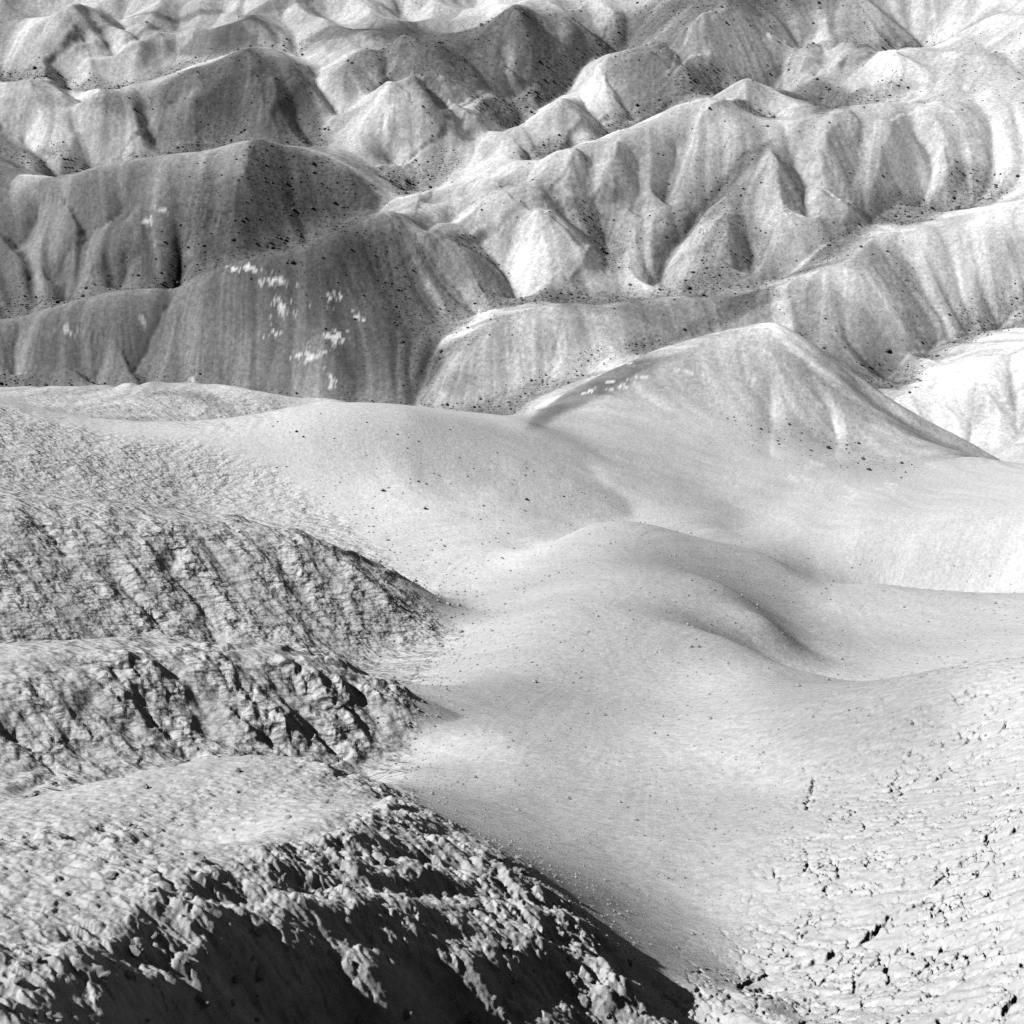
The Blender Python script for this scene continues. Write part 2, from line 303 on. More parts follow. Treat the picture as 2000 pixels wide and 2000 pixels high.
crest(h, [(460, 22, 40), (520, 5, 35), (560, -10, 30)], 0.5, 24)
valley([(0, 178, 0), (110, 180, 0), (215, 180, 0), (300, 150, 0), (345, 125, 0), (430, 110, 0), (480, 100, 0)], 40)
valley([(560, 100, 0), (650, 92, 0), (750, 70, 0), (850, 68, 0), (950, 45, 0)], 40)
valley([(0, 70, 0), (100, 62, 0), (200, 60, 0), (300, 60, 0), (350, 80, 0)], 40)
valley([(430, 40, 0), (550, 30, 0), (650, 30, 0), (800, 12, 0)], 40)
h = hill('top_right_slope', 'grey gravelly slope along the top edge right of the middle')
crest(h, [(1100, 0, 60), (1200, -30, 60), (1350, -40, 60), (1500, -30, 50), (1700, -30, 60), (1900, -30, 40)], 0.4, 60)
h = hill('distant_badlands', 'low distant badland hills beyond the top edge')
for px in range(-600, 2700, 300):
    add(px, -60, 179 + 3 * math.sin(px), h); add(px, -110, 191 + 4 * math.cos(px * 1.7), h); PTS.append((0.42 * (px - 1000), 420.0, -24.0 + 3 * math.sin(px), h)); PTS.append((0.8 * (px - 1000), 800.0, -30.0 + 4 * math.cos(px), h))
near(-1, [(-500, 400, 124), (-500, 700, 92)], 400)
near(-1, [(2500, 400, 124), (2500, 700, 95), (2600, 1000, 58), (2600, 1300, 19)], 400)
for X, Y, Z in ((-3, 0.3, -2.4), (0, 0.3, -4.2), (3, 0.3, -4.0), (3.5, 2, -4.6), (6, 2, -3.4), (-6, 0.5, -2.3)): PTS.append((X, Y, Z, -1))
PTS = np.array(PTS)
log('points', len(PTS))

# ------------------------------------------------------------------ heightfield: a fan of cells growing with distance
def base_z(r):                         # long profile of the valley
    return -np.interp(np.log(r), np.log([1, 4, 8, 13, 22, 35, 55, 80, 104, 120, 140, 160, 180, 1000]), [2, 4.2, 7.5, 11, 16, 22, 31, 39, 42, 38, 31.5, 25, 20, 24])
def smooth_base(r):
    v = np.log(r); return sum(base_z(np.exp(v + d)) * w for d, w in ((-.3, .1), (-.15, .2), (0, .4), (.15, .2), (.3, .1)))
pr = np.hypot(PTS[:, 0], PTS[:, 1]); pt = np.arctan2(PTS[:, 0], PTS[:, 1]); pv = np.log(pr)
ph = (PTS[:, 2] - smooth_base(pr)) / pr
key = np.round(np.c_[pt, pv] / 0.004).astype(int)           # drop doubles
_, keep = np.unique(key, axis=0, return_index=True)
pt, pv, ph, phid = pt[keep], pv[keep], ph[keep], PTS[keep, 3]
for _ in range(6):                     # a valley point cannot stand where a crest stands: slopes steeper than the ground can hold are dropped
    rr_ = np.exp(pv); zz_ = ph * rr_ + smooth_base(rr_)
    d_ = np.hypot(pt[:, None] - pt[None], pv[:, None] - pv[None]); np.fill_diagonal(d_, 9)
    sl_ = np.abs(zz_[:, None] - zz_[None]) / np.minimum(rr_[:, None], rr_[None]) / np.maximum(d_, 0.01)
    sl_[d_ > 0.08] = 0
    bad_ = (sl_ > 1.0).sum(1) * (phid < 0)
    if bad_.max() == 0: break
    ok_ = bad_ < max(1, bad_.max() * 0.5)
    pt, pv, ph, phid = pt[ok_], pv[ok_], ph[ok_], phid[ok_]
# radial direction is seen foreshortened, so it is stretched a little less than the tangential one in the fit
AN = 1.0
def kern(a, b, c, d): return np.sqrt((a[:, None] - c[None]) ** 2 + AN * (b[:, None] - d[None]) ** 2 + 0.006 ** 2)
n = len(pt)
A = np.zeros((n + 1, n + 1)); A[:n, :n] = -kern(pt, pv, pt, pv) + np.eye(n) * 0.004; A[:n, n] = A[n, :n] = 1
w = np.linalg.solve(A, np.r_[ph, 0])
log('solved', n)
tc = np.arange(math.radians(-40), math.radians(40), 0.0052); vc = np.arange(math.log(2.0), math.log(950), 0.0075)
TC, VC = (q_.astype(np.float32) for q_ in np.meshgrid(tc, vc)); pt32, pv32 = pt.astype(np.float32), pv.astype(np.float32); w32 = w.astype(np.float32)
hc = np.empty(TC.size)
for k in range(0, TC.size, 20000):
    hc[k:k + 20000] = -kern(TC.ravel()[k:k + 20000], VC.ravel()[k:k + 20000], pt32, pv32).astype(np.float64) @ w[:n] + w[n]
hc = hc.reshape(TC.shape).astype(np.float32)
hc = blur(hc, 0.9, 1.2)
log('coarse field', hc.shape)

def seg(*parts):
    out = []
    for a, b, d in parts: out.append(np.linspace(a, b, max(2, int(round((b - a) / d))), endpoint=False))
    return np.concatenate(out)
R28, GAP = math.radians(27.6), np.cumsum(0.00122 * 1.045 ** np.arange(1, 48))
th = np.concatenate([(-R28 - GAP)[::-1], seg((-R28, R28, 0.00122)), R28 + GAP - 0.00122])
lv = seg((math.log(2.2), math.log(5), 0.006), (math.log(5), math.log(15), 0.0025), (math.log(15), math.log(48), 0.0034), (math.log(48), math.log(85), 0.0046), (math.log(85), math.log(196), 0.0021), (math.log(196), math.log(900), 0.014))
NR, NT = len(lv), len(th)
log('grid', NR, NT, NR * NT * 2, 'triangles')
fi = np.interp(lv, vc, np.arange(len(vc))); fj = np.interp(th, tc, np.arange(len(tc)))
def cubic_up(a, f, ax):
    i0 = np.floor(f).astype(int); t = (f - i0)
    sh = (-1, 1) if ax == 0 else (1, -1)
    tk = lambda o: np.take(a, np.clip(i0 + o, 0, a.shape[ax] - 1), axis=ax)
    w0 = ((1 - t) ** 3 / 6).reshape(sh); w1 = ((3 * t ** 3 - 6 * t ** 2 + 4) / 6).reshape(sh)
    w2 = ((-3 * t ** 3 + 3 * t ** 2 + 3 * t + 1) / 6).reshape(sh); w3 = (t ** 3 / 6).reshape(sh)
    return tk(-1) * w0 + tk(0) * w1 + tk(1) * w2 + tk(2) * w3
H = cubic_up(cubic_up(hc, fi, 0), fj, 1)
TH, LV = np.meshgrid(th, lv)
R = np.exp(LV); X = (R * np.sin(TH)).astype(np.float32); Y = (R * np.cos(TH)).astype(np.float32)
Z = (H * R + smooth_base(np.exp(lv))[:, None]).astype(np.float64)
dth = np.gradient(th)[None, :]; dlv = np.gradient(lv)[:, None]

def grad(Z):                           # world gradient along the tangential and radial directions
    return np.gradient(Z, th, axis=1) / R, np.gradient(Z, lv, axis=0) / R
def flow_step(Z, s0, s1):              # index step (di, dj) of about one cell, downhill
    gt, gr = grad(blur(Z / R, s0, s1) * R)
    m = np.hypot(gt, gr) + 1e-9
    di = -(gr / m) / dlv; dj = -(gt / m) / dth
    k = 1 / np.maximum(np.abs(di), np.abs(dj))
    return (di * k).astype(np.float32), (dj * k).astype(np.float32), (k * R).astype(np.float32), np.hypot(gt, gr)
II, JJ = np.meshgrid(np.arange(NR, dtype=np.float32), np.arange(NT, dtype=np.float32), indexing='ij')
def gather(a, i, j):
    return a[np.clip(np.rint(i), 0, NR - 1).astype(np.int32), np.clip(np.rint(j), 0, NT - 1).astype(np.int32)]
def lic(field, di, dj, steps, both=True):
    acc = field.astype(np.float32).copy(); n = 1
    for sgn in ((1, -1) if both else (-1,)):
        i, j = II.copy(), JJ.copy()
        for s in range(steps):
            i0 = np.clip(np.rint(i), 0, NR - 1).astype(np.int32); j0 = np.clip(np.rint(j), 0, NT - 1).astype(np.int32)
            i += sgn * di[i0, j0]; j += sgn * dj[i0, j0]
            acc += gather(field, i, j); n += 1
    return acc / n
def flow_acc(Z, steps, sub, s0=1.0, s1=1.0):
    di, dj, ln, sl = flow_step(Z, s0, s1)
    area = (R * R * dth * dlv).astype(np.float32) * sub * sub
    i = (II[::sub, ::sub] + rng.uniform(-.5, .5, II[::sub, ::sub].shape)).ravel().astype(np.float32); j = (JJ[::sub, ::sub] + rng.uniform(-.5, .5, II[::sub, ::sub].shape)).ravel().astype(np.float32)
    a = area[::sub, ::sub].ravel(); acc = np.zeros(NR * NT); zf = Z.ravel(); zp = np.full(len(a), 1e9)
    for s in range(steps):
        i0 = np.rint(i).astype(np.int32); j0 = np.rint(j).astype(np.int32)
        ok = (i0 >= 0) & (i0 < NR) & (j0 >= 0) & (j0 < NT)
        if not ok.all(): i, j, a, i0, j0, zp = i[ok], j[ok], a[ok], i0[ok], j0[ok], zp[ok]
        ix = i0 * NT + j0
        go = zf[ix] < zp + 0.002 * 1
        i, j, a, ix = i[go], j[go], a[go], ix[go]; zp = zf[ix]
        acc += np.bincount(ix, weights=a, minlength=NR * NT)
        i += di.ravel()[ix]; j += dj.ravel()[ix]
    return acc.reshape(NR, NT)

# lee slopes filled to the angle of repose, to keep cast shadows off them
PX, PY = project(X, Y, Z)
steep = sstep(-30, 90, PY - np.interp(PX, [0, 250, 420, 700, 950, 1200, 1400], [2010, 1890, 1850, 1890, 1930, 1970, 2030])) * sstep(16, 12, R)
steep = np.maximum(steep, sstep(-10, 30, PX - np.interp(PY, [1560, 1700, 1850, 2000], [805, 1015, 1200, 1340])) * sstep(13, 11.5, R))
lee = np.exp(-((PX - 1660) / 130) ** 2 - ((PY - 740) / 110) ** 2) * sstep(70, 85, R)
KR = 0.46 + 0.14 * sstep(75, 45, R) * (1 - np.exp(-((PX - 900) / 350) ** 2 - ((PY - 950) / 160) ** 2)) + 2.0 * sstep(12.5, 10.5, R) + 0.25 * lee 
for j in range(1, NT):
    Z[:, j] = np.maximum(Z[:, j], Z[:, j - 1] - KR[:, j] * np.maximum(X[:, j] - X[:, j - 1], 0))
Z = blur(Z / R, 1.0, 1.5) * R
Zbase = Z.copy()
PX, PY = project(X, Y, Z)

# ------------------------------------------------------------------ soils, with a pale wash of light in centre and right patches: where each kind of ground lies (polygons are outcrops on one hillside, bounded in depth)
NM = 1000                              # mask raster over the survey sheet, with a margin
gx, gy = np.meshgrid(np.linspace(-400, 2400, NM), np.linspace(-300, 2300, NM))
SX, SY = 2800 / (NM - 1), 2600 / (NM - 1)
def poly_mask(poly, soft):
    m = np.zeros((NM, NM), np.float32); p = np.array(poly, float)
    mg = 3.2 * soft + 8
    i0, i1 = (np.clip([(p[:, 1].min() - mg + 300) / SY, (p[:, 1].max() + mg + 300) / SY], 0, NM)).astype(int); j0, j1 = (np.clip([(p[:, 0].min() - mg + 400) / SX, (p[:, 0].max() + mg + 400) / SX], 0, NM)).astype(int)
    gx_, gy_ = gx[i0:i1 + 1, j0:j1 + 1], gy[i0:i1 + 1, j0:j1 + 1]; c_ = np.zeros(gx_.shape, bool)
    for (x0, y0), (x1, y1) in zip(p, np.roll(p, -1, 0)):
        if y0 == y1: continue
        c_ ^= ((gy_ >= min(y0, y1)) & (gy_ < max(y0, y1))) & (gx_ < x0 + (gy_ - y0) / (y1 - y0) * (x1 - x0))
    m[i0:i1 + 1, j0:j1 + 1] = blur(c_.astype(np.float32), soft / SY, soft / SX)
    return m
def line_mask(line, width, soft=None):
    d = np.full((NM, NM), 1e9, np.float32)
    for (x0, y0), (x1, y1) in zip(line[:-1], line[1:]):
        ux, uy = x1 - x0, y1 - y0; t = np.clip(((gx - x0) * ux + (gy - y0) * uy) / (ux * ux + uy * uy), 0, 1)
        d = np.minimum(d, np.hypot(gx - x0 - t * ux, gy - y0 - t * uy))
    return sstep(width * 1.3, width * 0.5, d).astype(np.float32)
wob = R * 0.035
WX = PX + 9 * fbm(X / wob * 1.0, Y / wob * 1.0, 3, 31) + 7 * fbm(X / 1.7, Y / 1.7, 2, 35)
WY = PY + 5 * fbm(X / wob + 40, Y / wob, 3, 41) + 4 * fbm(X / 1.7 + 9, Y / 1.7, 2, 45)
def sample(m, wobble=1.0):
    a = PX + (WX - PX) * wobble; b = PY + (WY - PY) * wobble
    i = np.clip(np.rint((b + 300) / SY), 0, NM - 1).astype(np.int32); j = np.clip(np.rint((a + 400) / SX), 0, NM - 1).astype(np.int32)
    return m[i, j]
def depth_gate(y0, y1):
    y0, y1 = reach(y0), reach(y1)
    return sstep(y0 - 2, y0 + 1, Y) * sstep(y1 + 2, y1 - 1, Y)
ALB = np.full(X.shape, 0.35, np.float32)
GRAVEL = np.zeros(X.shape, np.float32)
VN = fbm(X / 2.5, Y / 2.5, 3, 55)
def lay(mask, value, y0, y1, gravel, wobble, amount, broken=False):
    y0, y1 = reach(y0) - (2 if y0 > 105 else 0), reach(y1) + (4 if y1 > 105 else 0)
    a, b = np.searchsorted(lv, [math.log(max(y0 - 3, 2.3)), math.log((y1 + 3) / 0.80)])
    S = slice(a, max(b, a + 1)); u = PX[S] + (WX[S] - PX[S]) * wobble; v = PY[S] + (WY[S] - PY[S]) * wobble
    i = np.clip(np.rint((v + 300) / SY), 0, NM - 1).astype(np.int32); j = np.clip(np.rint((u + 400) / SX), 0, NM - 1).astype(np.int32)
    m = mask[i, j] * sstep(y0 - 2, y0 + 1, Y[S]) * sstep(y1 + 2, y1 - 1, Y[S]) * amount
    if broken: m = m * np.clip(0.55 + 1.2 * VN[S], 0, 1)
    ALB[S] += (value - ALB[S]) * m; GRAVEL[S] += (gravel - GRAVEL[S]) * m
def soil(value, poly, y0, y1, soft=7, gravel=0.0, wobble=1.0, amount=1.0):  # one patch of ground colour; a few patches carry painted brightness
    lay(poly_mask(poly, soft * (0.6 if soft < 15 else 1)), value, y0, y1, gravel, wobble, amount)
def vein(value, line, width, y0, y1, gravel=0.0, wobble=0.5, amount=1.0):
    lay(line_mask(line, width), value, y0, y1, gravel, wobble * 1.3, amount, True)

# near spurs: the same grey clay
soil(.33, [(-400, 780), (420, 870), (700, 1060), (880, 1235), (760, 1330), (800, 1400), (770, 1530), (1000, 1690), (1190, 1850), (1350, 2010), (1350, 2300), (-400, 2300)], 2, 66, 12)
# far, upper left
soil(.33, [(-400, -300), (360, -300), (360, 110), (310, 150), (104, 205), (-400, 175)], 205, 800, 20)
for p_ in ([(350, 100), (388, 70), (455, 55), (497, 34), (528, 60), (552, 86), (530, 95), (466, 100), (400, 114)],
           [(578, 88), (647, 56), (725, 34), (802, 34), (890, 44), (885, 70), (740, 72), (620, 92)],
           [(240, 34), (330, 22), (430, -4), (440, 12), (360, 34), (260, 40)],
           [(0, 44), (60, 42), (97, 38), (70, 54), (0, 57)], [(460, 24), (560, -14), (660, -8), (500, 34)]): soil(.085, p_, 262, 460, 3)
soil(.34, [(466, 55), (490, 52), (527, 76), (535, 96), (508, 96)], 290, 460, 3)
soil(.36, [(640, 90), (700, 70), (740, 80), (720, 98), (645, 100)], 240, 400, 4)
soil(.105, [(130, 202), (207, 190), (285, 173), (440, 106), (512, 98), (575, 118), (600, 150), (640, 290), (330, 320), (300, 240)], 195, 236, 8, .35)
soil(.20, [(230, 215), (330, 180), (430, 150), (330, 220), (280, 260)], 195, 236, 8)
soil(.36, [(600, 135), (668, 127), (716, 152), (752, 192), (700, 205), (650, 190)], 195, 260, 5)
soil(.38, [(-300, 150), (0, 168), (104, 204), (150, 243), (205, 330), (100, 320), (0, 240), (-300, 150)], 195, 240, 8)
vein(.075, [(-60, 205), (0, 235), (52, 271), (104, 302), (155, 333)], 8, 195, 240)
soil(.13, [(-200, 240), (0, 246), (60, 290), (40, 345), (-200, 340)], 160, 215, 10)
soil(.42, [(40, 292), (90, 300), (150, 335), (60, 338)], 160, 215, 6)
# dark pyramid and its neighbours
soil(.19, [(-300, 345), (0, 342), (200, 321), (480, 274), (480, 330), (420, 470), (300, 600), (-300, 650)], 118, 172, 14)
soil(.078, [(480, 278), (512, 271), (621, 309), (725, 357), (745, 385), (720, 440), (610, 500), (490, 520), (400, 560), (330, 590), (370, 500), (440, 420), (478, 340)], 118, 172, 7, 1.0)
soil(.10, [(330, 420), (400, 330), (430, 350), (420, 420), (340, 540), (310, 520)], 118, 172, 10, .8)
soil(.34, [(350, 470), (390, 440), (370, 480)], 118, 172, 4)
vein(.085, [(275, 375), (240, 405), (190, 428), (128, 460)], 9, 118, 172)
soil(.11, [(200, 500), (250, 460), (300, 480), (310, 560), (215, 570)], 118, 172, 6, .5)
vein(.10, [(80, 485), (115, 500), (130, 560), (132, 585)], 4, 118, 172)
# white-patched hill
soil(.165, [(-200, 640), (100, 594), (310, 556), (500, 497), (611, 476), (780, 395), (860, 600), (830, 790), (300, 830), (-200, 830)], 88, 140, 8)
soil(.115, [(400, 525), (492, 497), (611, 478), (714, 434), (740, 470), (720, 560), (760, 680), (800, 770), (700, 760), (640, 680), (540, 560)], 88, 140, 10, .25)
soil(.20, [(330, 620), (420, 590), (500, 640), (540, 720), (420, 760), (280, 760)], 88, 140, 20)
soil(.10, [(700, 470), (750, 440), (800, 520), (850, 620), (870, 690), (820, 770), (770, 740), (760, 620)], 88, 140, 10, .9)
soil(.26, [(760, 398), (790, 430), (850, 520), (880, 600), (850, 560), (790, 470), (740, 430)], 100, 150, 5, .2)
spots = sum(np.exp(-(((WX - a) / wx) ** 2 + ((WY - b) / wy) ** 2)) for a, b, wx, wy in ((540, 545, 40, 14), (556, 600, 34, 26), (530, 650, 25, 12), (600, 690, 40, 16), (655, 655, 30, 20), (640, 745, 22, 20), (130, 635, 22, 12), (380, 735, 18, 7), (650, 575, 25, 18), (280, 620, 20, 10), (480, 525, 40, 10), (700, 610, 20, 14), (280, 425, 26, 9), (320, 400, 22, 7)))
SPOTS = np.clip(spots, 0, 1) * depth_gate(88, 172)
# gravel channels of the middle distance
vein(.10, [(800, 780), (830, 750), (870, 700), (930, 655), (1000, 618), (1060, 585), (1130, 535), (1200, 485), (1280, 430), (1360, 350)], 17, 92, 200, 1.0, .9)
soil(.34, [(845, 760), (900, 690), (1000, 625), (1083, 587), (1200, 600), (1240, 680), (1150, 730), (1000, 820), (880, 815)], 96, 121, 10)
soil(.15, [(1083, 582), (1200, 576), (1404, 574), (1450, 580), (1259, 692), (1215, 690), (1280, 640), (1230, 610), (1100, 602)], 100, 126, 7, .15)
soil(.15, [(870, 735), (900, 720), (935, 740), (900, 790), (860, 760)], 90, 118, 8)
soil(.085, [(1245, 692), (1310, 655), (1362, 622), (1440, 578), (1518, 544), (1570, 540), (1540, 575), (1480, 600), (1388, 648), (1300, 672)], 104, 140, 6, .8)
soil(.22, [(1518, 547), (1600, 540), (1700, 600), (1760, 690), (1720, 760), (1600, 690), (1540, 620)], 100, 140, 8, .2)
soil(.48, [(1598, 534), (1621, 520), (1663, 514), (1716, 545), (1748, 576), (1774, 643), (1755, 660), (1690, 585), (1640, 548)], 100, 140, 6)
vein(.085, [(1550, 640), (1600, 690), (1650, 735), (1700, 775), (1735, 800)], 16, 92, 135, .9)
vein(.10, [(1735, 800), (1750, 730), (1785, 680), (1850, 655), (1950, 610), (2050, 590)], 16, 92, 140, 1.0, 1.2)
vein(.095, [(1440, 562), (1500, 540), (1560, 515), (1620, 500)], 9, 118, 150, .4)
soil(.20, [(1606, 500), (1700, 470), (1760, 470), (1800, 600), (1780, 680), (1760, 580), (1680, 520)], 120, 152, 14, .3)
soil(.37, [(1790, 470), (1900, 440), (2100, 380), (2100, 590), (1850, 650), (1800, 560)], 118, 160, 14)
# central peak
soil(.36, [(1000, 855), (1155, 731), (1388, 648), (1518, 615), (1740, 815), (1700, 900), (1200, 1010)], 60, 98, 14)  # clay lightened to paint in the pale glow over the centre
soil(.135, [(1000, 855), (1052, 796), (1155, 729), (1260, 686), (1330, 690), (1240, 745), (1150, 785), (1067, 830)], 66, 98, 7)
soil(.24, [(1260, 690), (1400, 650), (1500, 640), (1560, 720), (1500, 780), (1380, 730), (1290, 730)], 66, 98, 18)
soil(.46, [(1455, 631), (1518, 614), (1548, 628), (1605, 692), (1690, 778), (1630, 745), (1560, 680), (1520, 640)], 80, 98, 5)
spots = sum(np.exp(-(((WX - a) / wx) ** 2 + ((WY - b) / wy) ** 2)) for a, b, wx, wy in ((1200, 752, 30, 10), (1250, 735, 30, 8), (1225, 705, 14, 10), (1150, 765, 30, 7), (1430, 935, 26, 30), (1350, 725, 40, 10), (1600, 905, 40, 10), (1660, 960, 24, 16), (1740, 945, 30, 12), (1560, 930, 30, 12)))
SPOTS = np.maximum(SPOTS, np.clip(spots, 0, 1) * depth_gate(60, 98) * 0.9)
soil(.46, [(1740, 790), (1800, 738), (1960, 678), (2200, 600), (2200, 920), (1900, 910), (1780, 880)], 84, 112, 14)  # pale hill, lightened further for the glow at the right edge
soil(.16, [(1770, 905), (1850, 860), (2000, 870), (2000, 922), (1800, 926)], 80, 100, 12)
soil(.335, [(1480, 960), (1600, 905), (1800, 926), (2200, 900), (2200, 1150), (1700, 1150), (1600, 1100)], 48, 82, 20)
# streaked ridge, pyramid, small pale faces
soil(.27, [(800, 400), (1000, 318), (1129, 288), (1274, 240), (1388, 190), (1440, 300), (1280, 420), (1000, 620), (880, 560)], 118, 186, 12, .12)
soil(.43, [(985, 460), (1049, 407), (1085, 425), (1155, 488), (1100, 520), (1020, 535)], 118, 172, 5)
soil(.42, [(880, 405), (925, 398), (950, 440), (930, 465), (890, 445)], 118, 172, 7)
soil(.43, [(1160, 588), (1205, 528), (1240, 522), (1275, 560), (1260, 580)], 112, 150, 7)
soil(.10, [(1395, 352), (1440, 309), (1512, 275), (1510, 296), (1450, 345), (1350, 425), (1270, 490), (1275, 452)], 118, 190, 6, .7)
soil(.17, [(1350, 440), (1430, 360), (1500, 330), (1450, 420), (1540, 490), (1500, 540), (1420, 560), (1330, 560)], 112, 190, 12, .6)
soil(.31, [(1512, 280), (1640, 220), (1800, 215), (1700, 400), (1600, 440), (1520, 380)], 140, 200, 14, .1)
soil(.12, [(1590, 470), (1640, 430), (1700, 400), (1760, 350), (1770, 400), (1700, 440), (1640, 490), (1540, 540)], 112, 190, 10, 1.0)
soil(.38, [(1760, 230), (2000, 200), (2200, 180), (2200, 380), (1900, 430), (1800, 400)], 130, 200, 20)
soil(.41, [(1780, 340), (1800, 330), (1815, 420), (1790, 440)], 130, 200, 6)
# upper middle and upper right
soil(.11, [(640, 140), (776, 80), (1000, 42), (1088, 20), (1131, 56), (1158, 112), (1000, 175), (900, 170), (760, 150)], 208, 320, 7, .6)
soil(.33, [(975, 140), (985, 80), (1000, 130), (985, 150)], 208, 320, 5)
soil(.28, [(1060, 140), (1100, 95), (1115, 130), (1080, 150)], 208, 320, 5)
soil(.32, [(640, 292), (700, 240), (780, 195), (840, 260), (845, 305), (760, 330)], 165, 235, 8)
soil(.10, [(800, 165), (850, 160), (880, 210), (870, 275), (850, 245), (815, 190)], 165, 240, 7, .4)
soil(.40, [(1085, 185), (1120, 130), (1165, 112), (1200, 190), (1232, 225), (1180, 215), (1120, 200)], 165, 250, 6)
soil(.18, [(1165, 110), (1250, 85), (1331, 78), (1360, 185), (1250, 220), (1200, 180)], 170, 275, 8, .3)
soil(.13, [(1130, 60), (1200, 20), (1400, -40), (1700, -60), (1660, 10), (1450, 14), (1373, 46), (1331, 76), (1250, 84), (1180, 92)], 255, 520, 8, .7)
soil(.40, [(1340, 76), (1375, 48), (1450, 18), (1440, 60), (1420, 90), (1390, 75)], 230, 300, 6)
soil(.32, [(1280, 240), (1390, 190), (1476, 150), (1540, 180), (1600, 232), (1500, 270), (1440, 300), (1330, 270)], 178, 240, 10, .1)
soil(.10, [(1490, 150), (1540, 140), (1610, 150), (1670, 200), (1650, 218), (1600, 236), (1560, 200), (1520, 165)], 190, 260, 7, .3)
soil(.42, [(1533, 95), (1560, 77), (1620, 82), (1680, 118), (1640, 140), (1560, 125)], 205, 300, 6)
soil(.42, [(1688, 145), (1740, 110), (1800, 97), (1828, 110), (1820, 160), (1750, 195), (1700, 180)], 190, 270, 6)
soil(.15, [(1480, 110), (1560, 60), (1680, 50), (1740, 70), (1680, 120), (1640, 80), (1560, 76), (1500, 130)], 240, 340, 8, .8)
soil(.30, [(1820, 120), (1900, 60), (2100, 0), (2100, 190), (1880, 220), (1760, 205)], 170, 320, 18, .15)
# the middle ground and near slopes: bare clay in lighter and darker patches, some lightened as a wash of light
soil(.47, [(560, 820), (800, 812), (1010, 850), (1250, 1000), (1100, 1060), (900, 1180), (740, 1060), (600, 950)], 44, 70, 40)  # slope that comes out dim: its brightness is painted in as paler colour
soil(.29, [(960, 1170), (1155, 1055), (1310, 1066), (1470, 1078), (1600, 1170), (1500, 1240), (1300, 1180), (1050, 1230)], 36, 58, 25)
soil(.21, [(1180, 1110), (1300, 1105), (1350, 1150), (1300, 1190), (1200, 1160)], 36, 58, 18, amount=.6)
soil(.33, [(1500, 1085), (1545, 1120), (1610, 1176), (1590, 1190), (1530, 1140)], 40, 58, 7)
soil(.265, [(850, 1260), (1100, 1240), (1400, 1320), (1200, 1420), (900, 1400)], 20, 40, 40)
soil(.23, [(1450, 1380), (1600, 1370), (1900, 1340), (1850, 1480), (1650, 1520), (1500, 1460)], 14, 28, 40)
soil(.31, [(1620, 1170), (1900, 1170), (2000, 1250), (1650, 1330)], 28, 52, 30)
soil(.37, [(1880, 1250), (2300, 1200), (2300, 2100), (1850, 2100), (1950, 1700)], 4, 60, 60)  # soft wash of light along the right edge, painted into the ground colour
soil(.37, [(1900, 700), (2300, 700), (2300, 1200), (1880, 1150)], 40, 110, 40)  # the painted wash of light carried up the right edge

log('soils')
# ------------------------------------------------------------------ relief: rills, gullies, clods and cracks
cell = np.maximum(R * dth, R * dlv * 0.5)
rough = np.zeros((NM, NM), np.float32)
rough = np.maximum(rough, poly_mask([(-400, 700), (0, 790), (200, 840), (420, 870), (560, 930), (715, 1050), (850, 1180), (905, 1235), (785, 1330), (825, 1400), (790, 1530), (850, 1600), (1015, 1690), (1205, 1850), (1260, 1960), (1400, 2060), (1400, 2300), (-400, 2300)], 10))
rough = np.maximum(rough, 0.8 * poly_mask([(0, 750), (260, 745), (520, 755), (600, 800), (440, 850), (100, 810)], 14))
rmap = sample(rough, 1.6) * sstep(95, 70, R)
right = np.maximum(poly_mask([(2050, 1250), (1900, 1330), (1700, 1420), (1560, 1560), (1500, 1750), (1420, 1900), (1300, 1960), (1300, 2300), (2400, 2300), (2400, 1200)], 60) * 0.55, poly_mask([(2100, 1300), (1850, 1550), (1700, 1800), (1750, 2100), (2400, 2300), (2400, 1200)], 90) * 0.9)
rightm = sample(right, 0.6) * sstep(45, 30, R)
smooth_mid = sample(poly_mask([(600, 900), (560, 830), (800, 820), (1050, 850), (1250, 820), (1500, 850), (1700, 900), (2100, 880), (2100, 1250), (1800, 1400), (1500, 1600), (1400, 1900), (1200, 1880), (1000, 1690), (800, 1500), (820, 1380), (760, 1320), (880, 1230), (750, 1080)], 40), 0.3) * depth_gate(8, 100)
farm = (1 - smooth_mid) * sstep(60, 85, R)
def band(wl): return sstep(2.0, 3.5, wl / cell)
# broad lumps first
gt0 = np.gradient(blur(Zbase / R, 6, 9) * R, th, axis=1) / R
lee_side = sstep(0.12, 0.50, -gt0); drop_off = sstep(0.95, 1.25, -gt0) * sstep(13, 11, R)
far2 = sstep(138, 165, R)
Z += far2 * (1.2 * (np.abs(vnoise(X / 20, Y / 20, 801)) * -2 + .5) + 0.7 * (np.abs(vnoise(X / 8, Y / 8, 802)) * -2 + .5))
Z += farm * (0.45 * fbm(X / 12, Y / 12, 3, 3) + 0.42 * fbm(X / 5, Y / 5, 3, 13)) * sstep(70, 130, R)
Z += rmap * 0.05 * fbm(X / 1.6, Y / 1.6, 3, 23) * np.clip(R / 12, .6, 3)
Z += rightm * 0.05 * fbm(X / 1.1, Y / 1.1, 3, 24)
